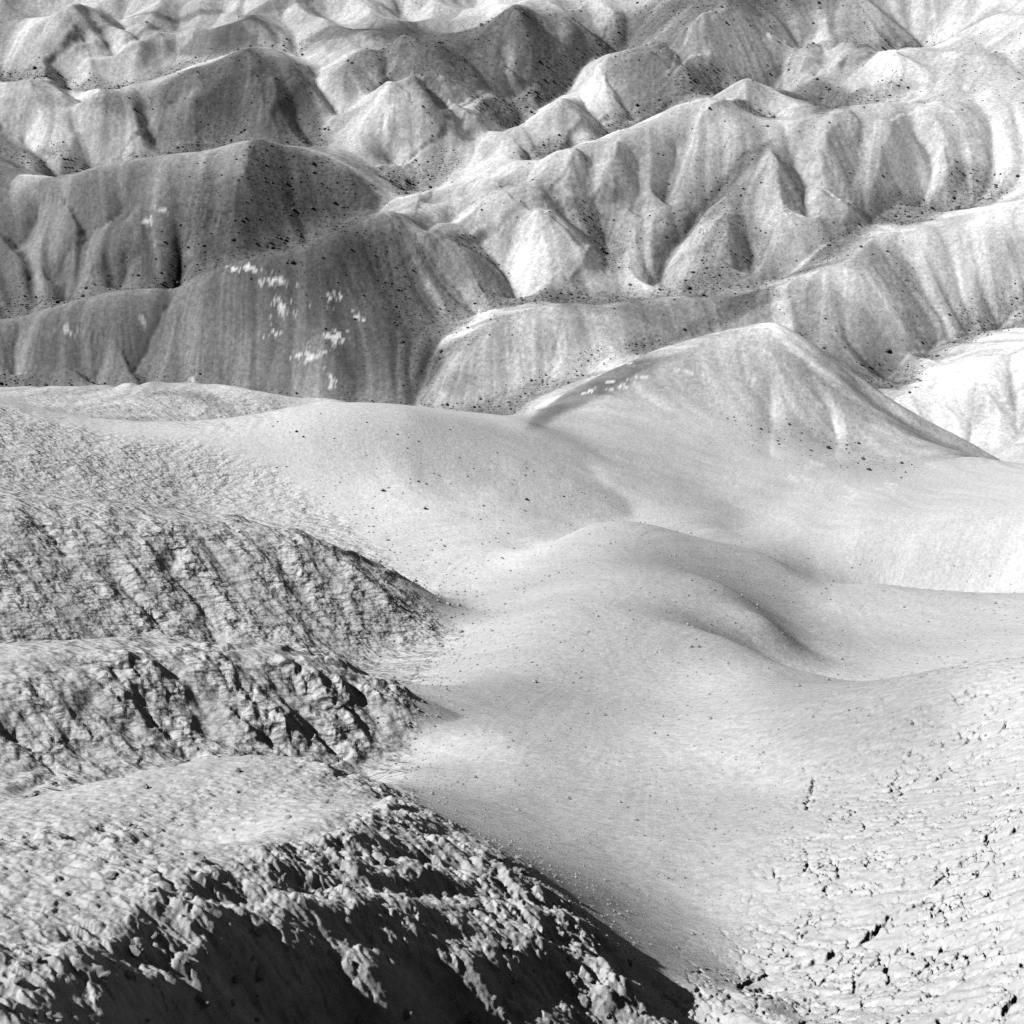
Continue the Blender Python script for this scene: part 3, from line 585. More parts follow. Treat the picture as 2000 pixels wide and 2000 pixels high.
# spurs and gullies seen on the hillsides: traced where the line of sight meets the ground, then raised or cut along their length
SLm = Z / R
def on_ground(px, py):
    ux, _, uz = unproject(px, py, 1.0)
    j_ = int(np.clip(np.searchsorted(th, math.atan(ux)), 0, NT - 1)); hit = np.nonzero(SLm[:, j_] >= uz / math.hypot(1, ux))[0]
    hit = hit[hit > 200]
    if len(hit) == 0: return None
    r_ = R[hit[0], j_]; return r_ * math.sin(th[j_]), r_ * math.cos(th[j_])
def sculpt(h_, w_, *lines):            # height and half-width in metres per 150 m of distance
    global Z
    for line in lines:
        pts = [on_ground(*p[:2]) for p in dens([(a_, b_, 0) for a_, b_ in line], 12)]
        pts = [p for p in pts if p]
        keep_ = [pts[0]]
        for p in pts[1:]:
            if math.dist(p, keep_[-1]) < 14 + 0.06 * math.hypot(*p): keep_.append(p)
        pts = np.array(keep_)
        if len(pts) < 2: continue
        rm = np.hypot(*pts.T).mean(); f = (rm / 150) ** 0.7; w__ = w_ * f
        lo, hi = np.hypot(*pts.T).min() - 4 * w__, np.hypot(*pts.T).max() + 4 * w__
        ta = np.arctan2(pts[:, 0], pts[:, 1]); t0_, t1_ = ta.min() - 4 * w__ / rm, ta.max() + 4 * w__ / rm
        i0_, i1_ = np.searchsorted(lv, [math.log(max(lo, 3)), math.log(hi)]); j0_, j1_ = np.searchsorted(th, [t0_, t1_])
        if i1_ - i0_ < 2 or j1_ - j0_ < 2: continue
        xs, ys = X[i0_:i1_, j0_:j1_], Y[i0_:i1_, j0_:j1_]
        xs = xs + 0.5 * w__ * NWX[i0_:i1_, j0_:j1_]; ys = ys + 0.9 * w__ * NWY[i0_:i1_, j0_:j1_]
        d = np.full(xs.shape, 1e9); sp = np.zeros(xs.shape); L_ = 0; tot = np.hypot(*np.diff(pts, axis=0).T).sum()
        for (x0, y0), (x1, y1) in zip(pts[:-1], pts[1:]):
            ux, uy = x1 - x0, y1 - y0; q_ = ux * ux + uy * uy + 1e-9
            t = np.clip(((xs - x0) * ux + (ys - y0) * uy) / q_, 0, 1); dd = np.hypot(xs - x0 - t * ux, ys - y0 - t * uy)
            sp = np.where(dd < d, (L_ + t * math.sqrt(q_)) / tot, sp); d = np.minimum(d, dd); L_ += math.sqrt(q_)
        Z[i0_:i1_, j0_:j1_] += h_ * f * np.exp(-d / w__) * (0.35 + 0.65 * sstep(0, .2, sp)) * sstep(1.0, .85, sp * .999)
NWX, NWY = fbm(X / 6, Y / 6, 3, 901), fbm(X / 6 + 7, Y / 6, 3, 905)

sculpt(1.1, 3.0,
  [(528, 109), (435, 149), (342, 186), (273, 220)], [(522, 149), (435, 186), (357, 224)], [(528, 155), (544, 202), (509, 273)], [(53, 174), (93, 242), (130, 311)],
  [(146, 40), (217, 112)], [(186, 31), (255, 121)], [(236, 40), (342, 115)], [(102, 56), (143, 99)], [(62, 149), (140, 199)],
  [(798, 93), (764, 149)], [(826, 96), (807, 134)], [(798, 152), (835, 217), (873, 273)], [(779, 183), (730, 202)], [(997, 189), (904, 242)],
  [(1028, 40), (997, 78), (960, 130)], [(1028, 40), (1037, 93), (1025, 137)], [(1080, 25), (1111, 62), (1143, 102)], [(1155, 124), (1198, 174), (1239, 224)], [(1248, 102), (1307, 152), (1351, 186)],
  [(1080, 186), (1124, 230), (1145, 255)], [(1338, 78), (1385, 121)], [(1459, 158), (1453, 199), (1338, 273)], [(1530, 168), (1574, 205), (1599, 233)], [(1574, 78), (1561, 127)], [(1636, 90), (1630, 127)], [(1751, 109), (1742, 186)],
  [(1063, 410), (1161, 492)], [(1052, 415), (1008, 448)], [(909, 399), (947, 454)], [(1508, 300), (1530, 432), (1515, 490)], [(1405, 425), (1398, 505)], [(1581, 373), (1676, 417)],
  [(490, 290), (475, 360), (440, 470)], [(1742, 230), (1730, 300), (1690, 390)], [(1820, 225), (1850, 310), (1840, 380)], [(1640, 225), (1610, 300), (1600, 370)], [(1200, 275), (1190, 340), (1200, 400)], [(1130, 295), (1110, 350), (1120, 400)])
sculpt(-1.15, 1.8,
  [(404, 174), (311, 205), (260, 214)], [(280, 224), (311, 264), (326, 295)], [(134, 202), (155, 255), (199, 320)], [(0, 230), (47, 264), (124, 320), (158, 334)], [(174, 47), (230, 118)], [(217, 40), (280, 102)], [(109, 155), (174, 186)],
  [(606, 130), (640, 186), (674, 224)], [(550, 199), (587, 242), (624, 280)], [(745, 84), (758, 146), (752, 186)], [(826, 165), (885, 214)], [(773, 258), (770, 298), (786, 317)],
  [(1043, 146), (966, 183), (885, 214)], [(1100, 183), (1028, 211), (950, 245), (873, 270)], [(1012, 311), (885, 338), (779, 360)], [(1028, 317), (904, 360), (811, 385)], [(991, 90), (985, 130)],
  [(1174, 134), (1214, 186), (1245, 222)], [(1124, 155), (1149, 211), (1186, 242)], [(1301, 81), (1338, 146)], [(1155, 118), (1043, 205), (950, 248)], [(1550, 62), (1459, 143), (1385, 180), (1230, 227), (1167, 264), (1052, 303)],
  [(1880, 160), (1780, 195), (1667, 214), (1599, 236)], [(1502, 140), (1574, 186), (1617, 217)], [(1599, 84), (1627, 134)], [(1617, 31), (1540, 90), (1400, 174)], [(1866, 40), (1673, 115)],
  [(887, 410), (931, 454), (964, 476), (1030, 580)], [(1030, 410), (997, 459), (1030, 575)], [(1063, 349), (1118, 437), (1161, 492)], [(1194, 404), (1161, 492)], [(815, 459), (881, 536), (931, 608)], [(1052, 305), (931, 371), (810, 443)],
  [(1420, 337), (1295, 476), (1281, 564)], [(1786, 344), (1713, 402), (1566, 490), (1412, 571)], [(1464, 447), (1442, 520)], [(1749, 593), (1779, 652), (1713, 732)], [(2000, 593), (1771, 681)],
  [(350, 545), (320, 590), (300, 640), (250, 720)], [(95, 485), (120, 520), (132, 585)], [(260, 385), (190, 425), (130, 460)], [(75, 370), (50, 440), (20, 485)], [(200, 660), (180, 730), (165, 760)], [(30, 620), (20, 680), (20, 740)], [(330, 420), (350, 480), (330, 560)], [(250, 480), (225, 560)],
  [(1680, 250), (1660, 330), (1640, 400)], [(1790, 250), (1790, 330), (1780, 400)], [(1560, 290), (1560, 380), (1590, 440)], [(1160, 290), (1150, 350), (1150, 410)], [(1250, 270), (1240, 340), (1230, 420)], [(1330, 250), (1310, 320), (1290, 380)])
sculpt(-0.22, 0.8, [(1505, 740), (1503, 820), (1500, 900)], [(1622, 790), (1630, 850), (1636, 900)], [(1100, 610), (1085, 690), (1072, 750)], [(1570, 700), (1610, 780), (1640, 850)])
sculpt(-0.16, 0.6, [(870, 1240), (800, 1288), (735, 1330)])
sculpt(-0.6, 0.8, [(62, 1008), (80, 1026), (105, 1050), (135, 1090)], [(285, 1395), (330, 1430), (375, 1485)], [(0, 1430), (60, 1470), (115, 1520)], [(590, 1415), (640, 1448), (685, 1480)], [(700, 1490), (745, 1530)], [(180, 1080), (260, 1160), (330, 1240)], [(330, 1120), (400, 1190), (430, 1270)])
pit = on_ground(340, 1085)
Z -= 0.16 * np.exp(-(((X - pit[0]) / 0.22) ** 2 + ((Y - pit[1]) / 0.4) ** 2)) * (R < 60)
sculpt(-0.75, 0.45, [(1452, 40), (1490, 62)], [(1462, 36), (1500, 56)], [(1490, 44), (1532, 61)], [(1755, 265), (1782, 277)], [(1765, 285), (1812, 306)], [(1790, 290), (1830, 316)], [(1758, 298), (1800, 318), (1850, 345)], [(1010, 278), (1032, 290), (1052, 303)], [(1395, 196), (1425, 215)], [(1448, 205), (1480, 225), (1525, 235)], [(1590, 370), (1640, 400)], [(1860, 330), (1890, 362)])
def mound(h_, w_, line):
    global Z
    pts = np.array([p for p in (on_ground(*q[:2]) for q in dens([(a_, b_, 0) for a_, b_ in line], 30)) if p])
    d = np.full(X.shape, 1e9)
    for (x0, y0), (x1, y1) in zip(pts[:-1], pts[1:]):
        ux, uy = x1 - x0, y1 - y0; t = np.clip(((X - x0) * ux + (Y - y0) * uy) / (ux * ux + uy * uy + 1e-9), 0, 1)
        d = np.minimum(d, np.hypot(X - x0 - t * ux, Y - y0 - t * uy))
    Z = Z + h_ * np.exp(-(d / w_) ** 2) * (R < 75)
mound(1.15, 4.5, [(1225, 1075), (1240, 1150), (1215, 1260)])
mound(0.55, 2.6, [(1480, 1365), (1560, 1385), (1660, 1390), (1780, 1370)])
mound(-0.25, 1.6, [(1640, 960), (1600, 1060), (1590, 1150)]); mound(-0.25, 1.8, [(1800, 970), (1740, 1060), (1670, 1140)]); mound(-0.2, 1.4, [(1560, 950), (1500, 1000), (1440, 1030)])
mound(0.55, 3.0, [(1690, 1168), (1790, 1178)])
mound(-0.8, 2.2, [(960, 1180), (880, 1245), (830, 1300)])
log('spurs')
def erode(Z, iters, K):                # stream-power wear on every second grid line: V-shaped gullies that branch uphill, sharp divides between
    Zh = Z[::2, ::2].copy(); Rh = R[::2, ::2]; th2, lv2 = th[::2], lv[::2]; n0, n1_ = Zh.shape
    dt2 = np.gradient(th2)[None, :]; dv2 = np.gradient(lv2)[:, None]; area = (Rh * Rh * dt2 * dv2).ravel(); mk = farm[::2, ::2] * sstep(520, 380, Rh)
    I0, J0 = np.meshgrid(np.arange(n0, dtype=np.float32), np.arange(n1_, dtype=np.float32), indexing='ij')
    for it in range(iters):
        gt, gr = np.gradient(Zh, th2, axis=1) / Rh, np.gradient(Zh, lv2, axis=0) / Rh
        m = np.hypot(gt, gr) + 1e-9; di_, dj_ = -(gr / m) / dv2, -(gt / m) / dt2
        k_ = 1 / np.maximum(np.abs(di_), np.abs(dj_)); di_ = (di_ * k_).astype(np.float32).ravel(); dj_ = (dj_ * k_).astype(np.float32).ravel()
        sel = np.nonzero((mk.ravel() > .02))[0]
        i_ = I0.ravel()[sel] + rng.uniform(-.5, .5, len(sel)).astype(np.float32); j_ = J0.ravel()[sel] + rng.uniform(-.5, .5, len(sel)).astype(np.float32); a_ = area[sel]
        acc = np.zeros(n0 * n1_); zf = Zh.ravel(); zp = np.full(len(i_), 1e9)
        for _ in range(70):
            i0_ = np.rint(i_).astype(np.int32); j0_ = np.rint(j_).astype(np.int32)
            ok = (i0_ >= 0) & (i0_ < n0) & (j0_ >= 0) & (j0_ < n1_)
            if not ok.all(): i_, j_, a_, i0_, j0_ = i_[ok], j_[ok], a_[ok], i0_[ok], j0_[ok]
            ix = i0_ * n1_ + j0_
            if not ok.all(): zp = zp[ok]
            go = zf[ix] < zp - 1e-4
            i_, j_, a_, ix = i_[go], j_[go], a_[go], ix[go]; zp = zf[ix]
            acc += np.bincount(ix, weights=a_, minlength=n0 * n1_)
            i_ = i_ + di_[ix]; j_ = j_ + dj_[ix]
        A = acc.reshape(n0, n1_); A = blur(A / (Rh * Rh), 0.6, 0.8) * Rh * Rh
        dz = np.minimum(K * np.minimum(A, 400) ** 0.5 * np.clip(m, 0, .8), 0.45 * m * k_ * Rh) * mk
        Zh = Zh - dz
        Zh = Zh * 0.8 + 0.2 * blur(Zh / Rh, 0.6, 0.8) * Rh
    dlt = Zh - Z[::2, ::2]
    up = cubic_up(cubic_up(dlt, np.arange(NR) / 2, 0), np.arange(NT) / 2, 1)
    return Z + up
Z = erode(Z, 9, 0.026)
for j in range(1, NT):                 # scree added to the angle of repose, so the far spurs cast no shadow
    Z[:, j] = np.maximum(Z[:, j], Z[:, j - 1] - (0.72 + 3 * (1 - farm[:, j])) * np.maximum(X[:, j] - X[:, j - 1], 0))
log('eroded')
di, dj, ln, slope = flow_step(Z, 2.0, 3.0)
gullyness = np.zeros(X.shape, np.float32)
for it in range(1):
    acc = flow_acc(Z + farm * 0.06 * fbm(X / 1.2, Y / 1.2, 2, 71 + it) * band(1.2), 130, 2, 0.8, 0.9)
    acc = blur(acc / (R * R * dth * dlv), 0.7, 0.9) * (R * R * dth * dlv)      # square metres drained
    g = np.log1p(acc / (0.004 * R * R * 0.02 + 0.3)).astype(np.float32)
    g = g - blur(g, 6, 8)
    amt = (farm * 0.00055 + rmap * 0.0004) * R * sstep(0.10, 0.30, slope) * np.clip(0.55 + 0.9 * fbm(X / 9, Y / 9, 2, 77), 0.1, 1.2)
    Z -= np.clip(g, -.5, 1.3) * amt
    gullyness = np.maximum(gullyness, np.clip(g, 0, 2.5))
log('flow')
di, dj, ln, slope = flow_step(Z, 1.5, 2.0)
bands = [0.13, 0.32, 0.8, 2.2]
fields = [vnoise(X / wl + 3.1 * k, Y / wl - 7.7 * k, 90 + k) * band(wl) for k, wl in enumerate(bands)]
fields.append(fbm(X / 3.0, Y / 3.0, 3, 120)); fields.append(fbm(X / 1.0, Y / 1.0, 2, 130) * band(1.0)); fields.append(rng.normal(size=X.shape)); fields.append(np.log(ALB)); fields.append(GRAVEL)
F = np.stack(fields, -1).astype(np.float32); ACC = F.copy(); cnt = 1
for sgn in (1, -1):
    i, j = II.copy(), JJ.copy()
    for sN in range(13):
        i0 = np.clip(np.rint(i), 0, NR - 1).astype(np.int32); j0 = np.clip(np.rint(j), 0, NT - 1).astype(np.int32)
        i += sgn * di[i0, j0] * 1.3; j += sgn * dj[i0, j0] * 1.3
        i0 = np.clip(np.rint(i), 0, NR - 1).astype(np.int32); j0 = np.clip(np.rint(j), 0, NT - 1).astype(np.int32)
        ACC += F[i0, j0]; cnt += 1
ACC /= cnt
L = [ACC[..., k] / (ACC[..., k].std() + 1e-6) for k in range(7)]
ALB = ALB * np.exp(farm * 0.65 * (ACC[..., 7] - np.log(ALB))); GRAVEL = GRAVEL + farm * 0.6 * (ACC[..., 8] - GRAVEL)
log('streaks')
sl = sstep(0.08, 0.45, slope)
# soils smeared down the slopes, gravel gathered in the hollows, white crusts
ALB *= np.exp(farm * (0.15 * L[4] + 0.16 * L[5] + 0.09 * L[3] + 0.06 * L[6]) + 0.05 * L[6] * smooth_mid)
ALB = np.where(farm > 0.01, ALB * (1 - farm) + farm * 0.24 * (ALB / 0.24) ** 1.22, ALB)
ALB *= 1 - farm * (0.06 * sstep(1100, 700, PX) + 0.12 * sstep(2000, 1750, PX))  # far ground darkened, less at the right edge to leave its wash of light
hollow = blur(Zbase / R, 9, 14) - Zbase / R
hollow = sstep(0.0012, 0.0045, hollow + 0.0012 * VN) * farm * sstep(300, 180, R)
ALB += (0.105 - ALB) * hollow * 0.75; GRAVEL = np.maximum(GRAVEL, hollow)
crust = sstep(0.44, 0.64, SPOTS * 0.58 + 1.1 * fbm((X + 0.3 * Y) / 0.85, (Y - .2 * X) / 0.65, 4, 61, 0.85)) * sstep(.03, .2, SPOTS)
ALB += (0.42 - ALB) * crust; GRAVEL *= 1 - crust
ALB *= 1 - 0.30 * np.clip(gullyness - .5, 0, 1) * farm
# rills along the fall line
Z += rmap * sl * (0.25 + lee_side) * (0.03 * L[1] * band(.32) * np.maximum(sstep(9, 18, R), 0.55 * lee_side) + 0.035 * L[2] * band(.8) * sstep(12, 25, R))
Z += farm * sl * np.clip(0.5 + 0.9 * fbm(X / 7 + 3, Y / 7, 2, 78), 0.05, 1.2) * (0.055 * L[2] * band(.8) + 0.06 * L[3] + 0.022 * L[6] * sstep(80, 95, R))
Z += rightm * (0.006 * L[0] * band(.13) + 0.004 * L[1])
Z += smooth_mid * sl * 0.003 * L[2] + smooth_mid * (0.03 * fbm(X / 1.8, Y / 1.8, 3, 79) + 0.006 * fbm(X / .35, Y / .35, 2, 80) * band(.3))
# clods: little domes, drawn out down the slope
ang = np.radians(np.where(R < 14.5, -22.0, -55.0)); ca, sa = np.cos(ang).astype(np.float32), np.sin(ang).astype(np.float32)
U = X * ca + Y * sa; V = -X * sa + Y * ca
clod = np.zeros(X.shape, np.float32)
patch = np.clip(0.55 + 0.9 * fbm(X / 0.9, Y / 0.9, 3, 201) + 0.25 * L[2], 0.05, 1.6)
for k, (wl, amp, r1) in enumerate(((0.60, 0.15, 80), (0.30, 0.095, 50), (0.15, 0.055, 36), (0.075, 0.026, 15))):
    m = rmap * (0.14 + 0.86 * lee_side) * 1.5 * (1 - 0.28 * sstep(14, 17, R) - 0.40 * sstep(26, 30, R)) * sstep(r1, r1 * 0.75, R) * band(wl * 0.8)
    if wl < 0.1: m = np.maximum(m, 0.75 * rmap * sstep(r1, r1 * 0.75, R) * band(wl * 0.8))
    if wl > 0.5: m = m * sstep(16, 26, R)
    elif wl > 0.2: m = m * (0.20 + 0.80 * sstep(11, 18, R))
    elif wl > 0.1: m = m * (0.62 + 0.38 * sstep(11, 18, R))
    sel = m > 0.01
    f1, f2, cid = worley(U[sel] / (wl * np.where(R[sel] < 13, 1.6, 1.5)) + .3 * k, V[sel] / wl, 300 + k)
    dome = (0.72 * np.sqrt(np.clip(1 - (f1 / 0.66) ** 2, 0, 1)) + 0.28 * sstep(0.64, 0.38, f1)) * np.clip(cid * 1.6 - 0.35, 0, 1)
    clod[sel] += amp * dome * m[sel] * (patch[sel] if wl > .1 else 1)
# the same, rounder and sparser, with open cracks, on the right-hand slope
crack = np.zeros(X.shape, np.float32)
for k, (wl, amp) in enumerate(((0.34, 0.05), (0.16, 0.03), (0.08, 0.012))):
    m = rightm * band(wl) * sstep(34, 20, R); sel = m > 0.01
    qx = X[sel] + 0.25 * wl * fbm(X[sel] / wl * 2, Y[sel] / wl * 2, 2, 420 + k); qy = Y[sel] + 0.25 * wl * fbm(X[sel] / wl * 2 + 9, Y[sel] / wl * 2, 2, 430 + k)
    f1, f2, cid = worley(qx / wl, qy / wl / 1.3, 400 + k)
    open_ = np.clip(fbm(X[sel] / (wl * 3), Y[sel] / (wl * 3), 2, 440 + k) * 2.4 + (0.05, 0.35, 0.45)[k], 0, 1)
    clod[sel] += 0.42 * amp * (1 - sstep(0, .7, f1)) * m[sel] * (0.3 + 0.7 * cid)
    crack[sel] += amp * 2.9 * sstep(0.12, 0.02, f2 - f1) * open_ * m[sel]
# crumbly surface between the clods
ridged = lambda wl, sd: 1 - np.abs(vnoise(U / (wl * 1.6), V / wl, sd)) * 2
near_m = rmap * sstep(15, 11, R) * (1 - 0.5 * drop_off) * (0.35 + 0.65 * lee_side)
Z += near_m * (0.026 * ridged(.11, 501) * patch + 0.015 * ridged(.055, 502) + 0.006 * vnoise(X / .028, Y / .028, 503))
Z += clod * (1 - 0.55 * drop_off) - crack
# long fissures where the right-hand slope has slipped
for ln_, wd, dp in (([(1450, 1925), (1520, 1893), (1575, 1886), (1610, 1872), (1640, 1852), (1700, 1828), (1735, 1792), (1800, 1768), (1870, 1738)], 0.024, 0.10),
                    ([(1460, 1938), (1560, 1930), (1640, 1905), (1700, 1890), (1790, 1840), (1860, 1815), (1960, 1790)], 0.013, 0.05), ([(1640, 1930), (1740, 1905), (1800, 1905), (1880, 1868), (1970, 1830)], 0.014, 0.05),
                    ([(1420, 1945), (1500, 1946), (1600, 1950), (1680, 1930), (1760, 1905)], 0.012, 0.04), ([(1840, 1995), (1900, 1985), (1960, 1975), (1985, 1940)], 0.03, 0.12), ([(1740, 1550), (1760, 1500), (1790, 1470)], 0.014, 0.05),
                    ([(1590, 1525), (1582, 1560), (1575, 1580)], 0.022, 0.06), ([(1560, 1960), (1660, 1965), (1780, 1960), (1850, 1930), (1940, 1890)], 0.012, 0.04)):
    sel = (R < 22) & (PX > 1350) & (PY > 1400)
    qx = PX[sel] + 10 * fbm(X[sel] / .25, Y[sel] / .25, 3, 611); qy = PY[sel] + 10 * fbm(X[sel] / .25 + 5, Y[sel] / .25, 3, 621)
    d = np.full(qx.shape, 1e9)
    for (x0, y0), (x1, y1) in zip(ln_[:-1], ln_[1:]):
        ux, uy = x1 - x0, y1 - y0; t = np.clip(((qx - x0) * ux + (qy - y0) * uy) / (ux * ux + uy * uy), 0, 1)
        d = np.minimum(d, np.hypot(qx - x0 - t * ux, qy - y0 - t * uy))
    d = d * R[sel] / 2747 * 1.2        # metres across the crack
    Z[sel] -= dp * sstep(wd * 1.2, wd * 0.4, d * (1 + 0.9 * vnoise(X[sel] / .12, Y[sel] / .12, 631)))
log('relief')

# ------------------------------------------------------------------ which hill each patch of ground belongs to: climb the smooth surface to its crest
di0, dj0, _, _ = flow_step(Zbase, 4.0, 6.0)
i, j = II[::3, ::3].copy(), JJ[::3, ::3].copy()
for sN in range(70):
    i0 = np.clip(np.rint(i), 0, NR - 1).astype(np.int32); j0 = np.clip(np.rint(j), 0, NT - 1).astype(np.int32)
    i -= di0[i0, j0] * 1.5; j -= dj0[i0, j0] * 1.5
i0 = np.clip(np.rint(i), 0, NR - 1).astype(np.int32); j0 = np.clip(np.rint(j), 0, NT - 1).astype(np.int32)
ct, cv = 0.6 * th[j0] + 0.4 * TH[::3, ::3], 0.6 * lv[i0] + 0.4 * LV[::3, ::3]
isc = phid >= 0
best = np.full(ct.shape, 9., np.float32); who = np.zeros(ct.shape, np.int32)
for t_, v_, h_ in zip(pt[isc], pv[isc], phid[isc].astype(int)):
    a0, a1 = np.searchsorted(lv[::3], [v_ - 0.45, v_ + 0.45])
    d = (ct[a0:a1] - t_) ** 2 + (cv[a0:a1] - v_) ** 2
    nb = d < best[a0:a1]
    best[a0:a1][nb] = d[nb]; who[a0:a1][nb] = h_
for _ in range(3):                     # majority filter keeps the borders tidy
    votes = np.stack([blur((who == h_).astype(np.float32), 1.5, 1.5) for h_ in range(len(HILLS))], 0)
    who = votes.argmax(0)
log('hills parted')
face_hill = np.repeat(np.repeat(who, 3, 0), 3, 1)[:NR - 1, :NT - 1]

# ------------------------------------------------------------------ materials
def soil_material(name):
    m = bpy.data.materials.new(name); m.use_nodes = True
    nt = m.node_tree; N, Lk = nt.nodes, nt.links
    b = N['Principled BSDF']; b.inputs['Roughness'].default_value = 1.0; b.inputs['Specular IOR Level'].default_value = 0.05
    at = N.new('ShaderNodeAttribute'); at.attribute_name = 'soil'
    tc_ = N.new('ShaderNodeTexCoord')
    n1 = N.new('ShaderNodeTexNoise'); n1.inputs['Scale'].default_value = 7.0; n1.inputs['Detail'].default_value = 9; n1.inputs['Roughness'].default_value = 0.85
    mr = N.new('ShaderNodeMapRange'); mr.inputs['From Min'].default_value = 0.3; mr.inputs['From Max'].default_value = 0.7; mr.inputs['To Min'].default_value = 0.62; mr.inputs['To Max'].default_value = 1.38
    mu = N.new('ShaderNodeMath'); mu.operation = 'MULTIPLY'
    cc = N.new('ShaderNodeCombineColor')
    bp = N.new('ShaderNodeBump'); bp.inputs['Strength'].default_value = 0.45; bp.inputs['Distance'].default_value = 0.05
    Lk.new(tc_.outputs['Object'], n1.inputs['Vector']); Lk.new(n1.outputs['Fac'], mr.inputs['Value'])
    Lk.new(at.outputs['Fac'], mu.inputs[0]); Lk.new(mr.outputs['Result'], mu.inputs[1])
    n3 = N.new('ShaderNodeTexNoise'); n3.inputs['Scale'].default_value = 2.6; n3.inputs['Detail'].default_value = 5; n3.inputs['Roughness'].default_value = 0.8
    a3 = N.new('ShaderNodeAttribute'); a3.attribute_name = 'speckle'
    sb = N.new('ShaderNodeMath'); sb.operation = 'SUBTRACT'; sb.inputs[1].default_value = 0.5
    ml = N.new('ShaderNodeMath'); ml.operation = 'MULTIPLY'; ad = N.new('ShaderNodeMath'); ad.operation = 'ADD'; ad.inputs[1].default_value = 1.0; ad.use_clamp = False
    mx = N.new('ShaderNodeMath'); mx.operation = 'MAXIMUM'; mx.inputs[1].default_value = 0.25
    m2 = N.new('ShaderNodeMath'); m2.operation = 'MULTIPLY'
    Lk.new(tc_.outputs['Object'], n3.inputs['Vector']); Lk.new(n3.outputs['Fac'], sb.inputs[0]); Lk.new(sb.outputs['Value'], ml.inputs[0]); Lk.new(a3.outputs['Fac'], ml.inputs[1])
    Lk.new(ml.outputs['Value'], ad.inputs[0]); Lk.new(ad.outputs['Value'], mx.inputs[0]); Lk.new(mu.outputs['Value'], m2.inputs[0]); Lk.new(mx.outputs['Value'], m2.inputs[1])
    for k in range(3): Lk.new(m2.outputs['Value'], cc.inputs[k])
    Lk.new(cc.outputs['Color'], b.inputs['Base Color'])
    mp = N.new('ShaderNodeMapping'); mp.inputs['Rotation'].default_value = (0, 0, math.radians(55)); mp.inputs['Scale'].default_value = (0.45, 1, 0.5)
    n2 = N.new('ShaderNodeTexNoise'); n2.inputs['Scale'].default_value = 4.6; n2.inputs['Detail'].default_value = 2.6; n2.inputs['Roughness'].default_value = 0.55
    ar = N.new('ShaderNodeAttribute'); ar.attribute_name = 'clods'
    b2 = N.new('ShaderNodeBump'); b2.inputs['Distance'].default_value = 0.38
    Lk.new(tc_.outputs['Object'], mp.inputs['Vector']); Lk.new(mp.outputs['Vector'], n2.inputs['Vector']); Lk.new(n2.outputs['Fac'], b2.inputs['Height'])
    Lk.new(ar.outputs['Fac'], b2.inputs['Strength'])
    Lk.new(n1.outputs['Fac'], bp.inputs['Height']); Lk.new(bp.outputs['Normal'], b2.inputs['Normal']); Lk.new(b2.outputs['Normal'], b.inputs['Normal'])
    return m
mat = soil_material('badland_soil')

# ------------------------------------------------------------------ meshes: one per hill, sharing border vertices and normals
co = np.stack([X, Y, Z], -1)
tu = np.gradient(co, axis=1); tv_ = np.gradient(co, axis=0)
NRM = np.cross(tu, tv_); NRM /= np.linalg.norm(NRM, axis=-1, keepdims=True) + 1e-12
idx = np.arange(NR * NT, dtype=np.int32).reshape(NR, NT)
quads = np.stack([idx[:-1, :-1], idx[:-1, 1:], idx[1:, 1:], idx[1:, :-1]], -1).reshape(-1, 4)
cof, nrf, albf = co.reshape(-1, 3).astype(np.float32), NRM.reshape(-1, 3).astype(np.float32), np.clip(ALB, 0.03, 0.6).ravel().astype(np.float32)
fh = face_hill.ravel().copy()
fh[((np.abs(th[:-1])[None, :] > math.radians(25.0)) & (lv[:-1][:, None] > math.log(60))).ravel()] = -1    # ground well outside the view is not needed
speckf = (farm * (1.7 + 1.6 * np.clip(GRAVEL, 0, 1))).ravel().astype(np.float32)
clodf = np.clip(rmap * sstep(10, 20, R) * np.clip(0.5 + 0.5 * patch, 0, 1) + 0.25 * rightm * sstep(12, 20, R) + 0.05 * smooth_mid, 0, 1).ravel().astype(np.float32)
for hid, (name, label) in enumerate(HILLS):
    q = quads[fh == hid]
    if len(q) == 0: log('empty', name); continue
    used, inv = np.unique(q.ravel(), return_inverse=True)
    me = bpy.data.meshes.new(name)
    me.vertices.add(len(used)); me.vertices.foreach_set('co', cof[used].ravel())
    me.loops.add(q.size); me.loops.foreach_set('vertex_index', inv.astype(np.int32).ravel())
    me.polygons.add(len(q)); me.polygons.foreach_set('loop_start', np.arange(0, q.size, 4, dtype=np.int32))
    me.update(calc_edges=True)
    me.polygons.foreach_set('use_smooth', np.ones(len(q), bool))
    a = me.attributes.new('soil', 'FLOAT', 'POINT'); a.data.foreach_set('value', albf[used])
    a = me.attributes.new('clods', 'FLOAT', 'POINT'); a.data.foreach_set('value', clodf[used])
    a = me.attributes.new('speckle', 'FLOAT', 'POINT'); a.data.foreach_set('value', speckf[used])
    me.normals_split_custom_set_from_vertices(nrf[used])
    me.materials.append(mat)
    ob = bpy.data.objects.new(name, me); ob['kind'] = 'structure'; ob['label'] = label; ob['category'] = 'slope' if 'slope' in name else 'hill'
    scene.collection.objects.link(ob)
log('meshes', 2 * int((fh >= 0).sum()), 'terrain triangles')

